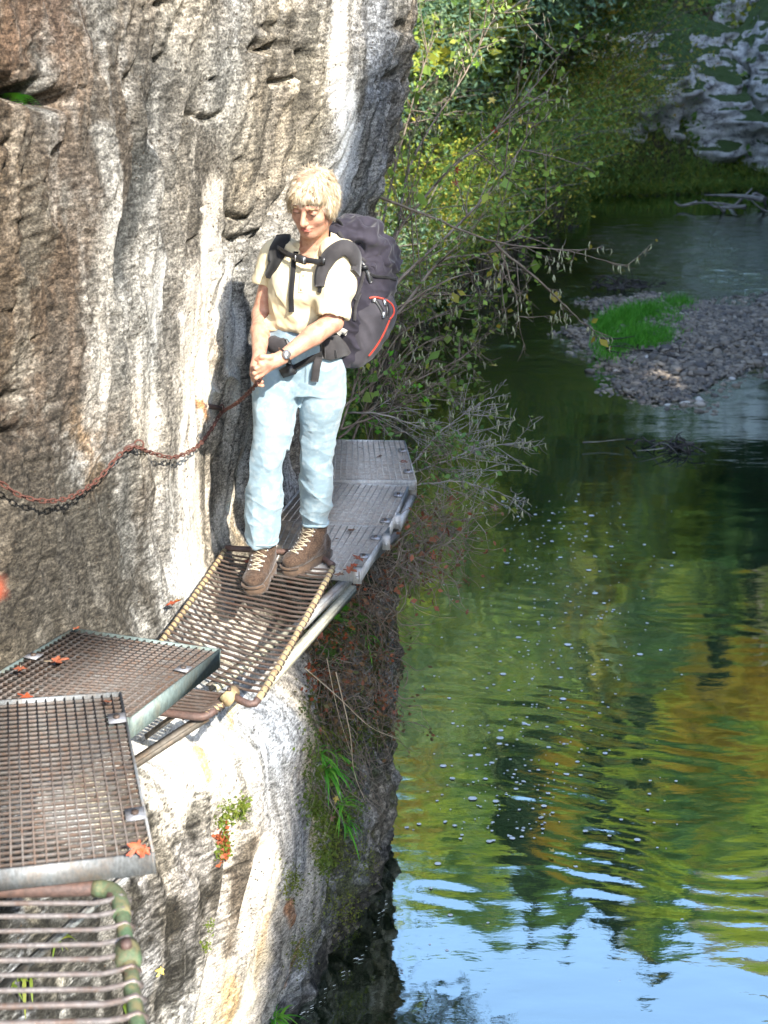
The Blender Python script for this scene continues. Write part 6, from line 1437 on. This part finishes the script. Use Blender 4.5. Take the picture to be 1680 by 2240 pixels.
leaf(G(796,982,2.41),.030,'b','brown leaf upper left on the farthest panel'); leaf(G(826,1000,2.41),.032,'b','flat brown leaf in the middle of the farthest panel'); leaf(G(880,1010,2.41),.034,'r','reddish leaf near the right edge of the farthest panel'); leaf(G(770,975,2.41),.03,'b','dull brown leaf at the back of the farthest panel')
leaf(U(959,1050,6.7),.038,'r','dark red leaf hanging on a bare twig right of the farthest panel',(0,-1,.3)); leaf(U(1085,1112,6.75),.036,'b','red-brown leaf at the end of the low bare twigs',(0,-1,.3)); leaf(U(985,1088,6.6),.032,'r','dull red leaf on the twigs beside the grey bearer',(0,-1,.3)); leaf(U(948,1215,6.1),.038,'o','orange-red leaf in the brushy clump under the far gratings',(0,-1,.3)); leaf(U(972,1160,6.2),.036,'r','red leaf at the right tip of the brushy clump',(0,-1,.3))
for k,(px,py,kk,lb) in enumerate([(702,1392,'r','red leaf on the rock flank just below the pale beam'),(755,1440,'o','red leaf in the dry bush, upper middle'),(760,1490,'r','red leaf in the dry bush, lower middle'),(848,1285,'r','red leaf under the bracket of the boot-side panel'),(835,1510,'r','red leaf at the water side of the dry bush'),(700,1600,'r','dark red leaf beside the buttress edge'),(722,1790,'b','pale brown leaf low among the green tufts'),(735,1745,'y','yellowish leaf above the lower green tuft'),(805,2070,'y','yellow leaf on the dark rock foot at the water'),(808,2098,'y','yellow leaf just below another at the rock foot'),(352,2122,'y','yellow leaf stuck on the lower sunlit rock'),(862,1560,'r','red leaf hanging at the dry bush\'s outer edge')]):
    leaf(wall_pt(px,py,.05), .030, kk, lb, (.3,-.8,.4), seed=k)
for px,py,kk,lb in ((1188,1784,'y','yellow leaf floating among the foam flecks'),(1209,1862,'y','pale yellow leaf floating nearer the sky reflection'),(1082,800,'y','yellow leaf on a twig tip over the river')): leaf(G(px,py,.03) if py>900 else U(px,py,7.6), .030, kk, lb, tilt=.05)
for k,(px,py,Yd,lb) in enumerate([(1262,58,8.8,'bright green leaf at the very top of the tall shrub'),(1030,125,9.0,'bright green leaf upper left on the tall shrub'),(1046,141,9.0,'green leaf just under the upper left one'),(963,162,9.2,'green leaf beside the cliff edge high up'),(1078,218,8.7,'yellow leaf in the upper middle of the shrub'),(1068,328,8.3,'green leaf pointing down in the middle of the shrub'),(1083,400,8.1,'bright green leaf right of the dense twigs'),(1220,412,8.1,'green leaf at the right end of the lower shrub branch'),(1085,285,8.5,'orange leaf in the middle of the shrub'),(998,370,8.2,'orange-brown leaf left of the dense twigs'),(940,248,8.6,'yellow-green leaf near the cliff edge'),(1137,263,8.5,'yellow leaf on the diagonal branch'),(1000,400,8.0,'yellow leaf under the orange-brown one')]):
    o = leaf(U(px,py,Yd), .042 if k<8 else .036, 'o' if 'orange' in lb else 'y', lb, (0,-1,.2), tilt=.4)
    if 'green' in lb:
        for c in o.children:
            if c.name.startswith('leaf_blade'): c.data = c.data.copy(); c.data.materials.clear(); c.data.materials.append(m_lg if 'm_lg' in globals() else globals().setdefault('m_lg', mat('fresh_green_leaf', (.16,.34,.03), (.26,.42,.05), .5, scale=2, bstr=0)))
# the near leaf at the left edge, thrown out of focus
leaf(U(-8,1285,.62), .014, 'o', 'blurred orange-red leaf very close to the camera at the left edge', (0,-1,.2), .3, .05)
q = MB(); A_ = U(-8,1285,.62); q.tube(spline([A_+[0,0,.01], A_+[-.03,.01,.03], A_+[-.12,.02,.03], A_+[-.5,.1,-.05]],12), .0012, 5); nt_o = empty('near_twig', A_+[-.5,.1,-.05], 'thin twig carrying the blurred leaf, running out of the left edge', 'twig'); q.build('stalk', m_twig, nt_o, True)
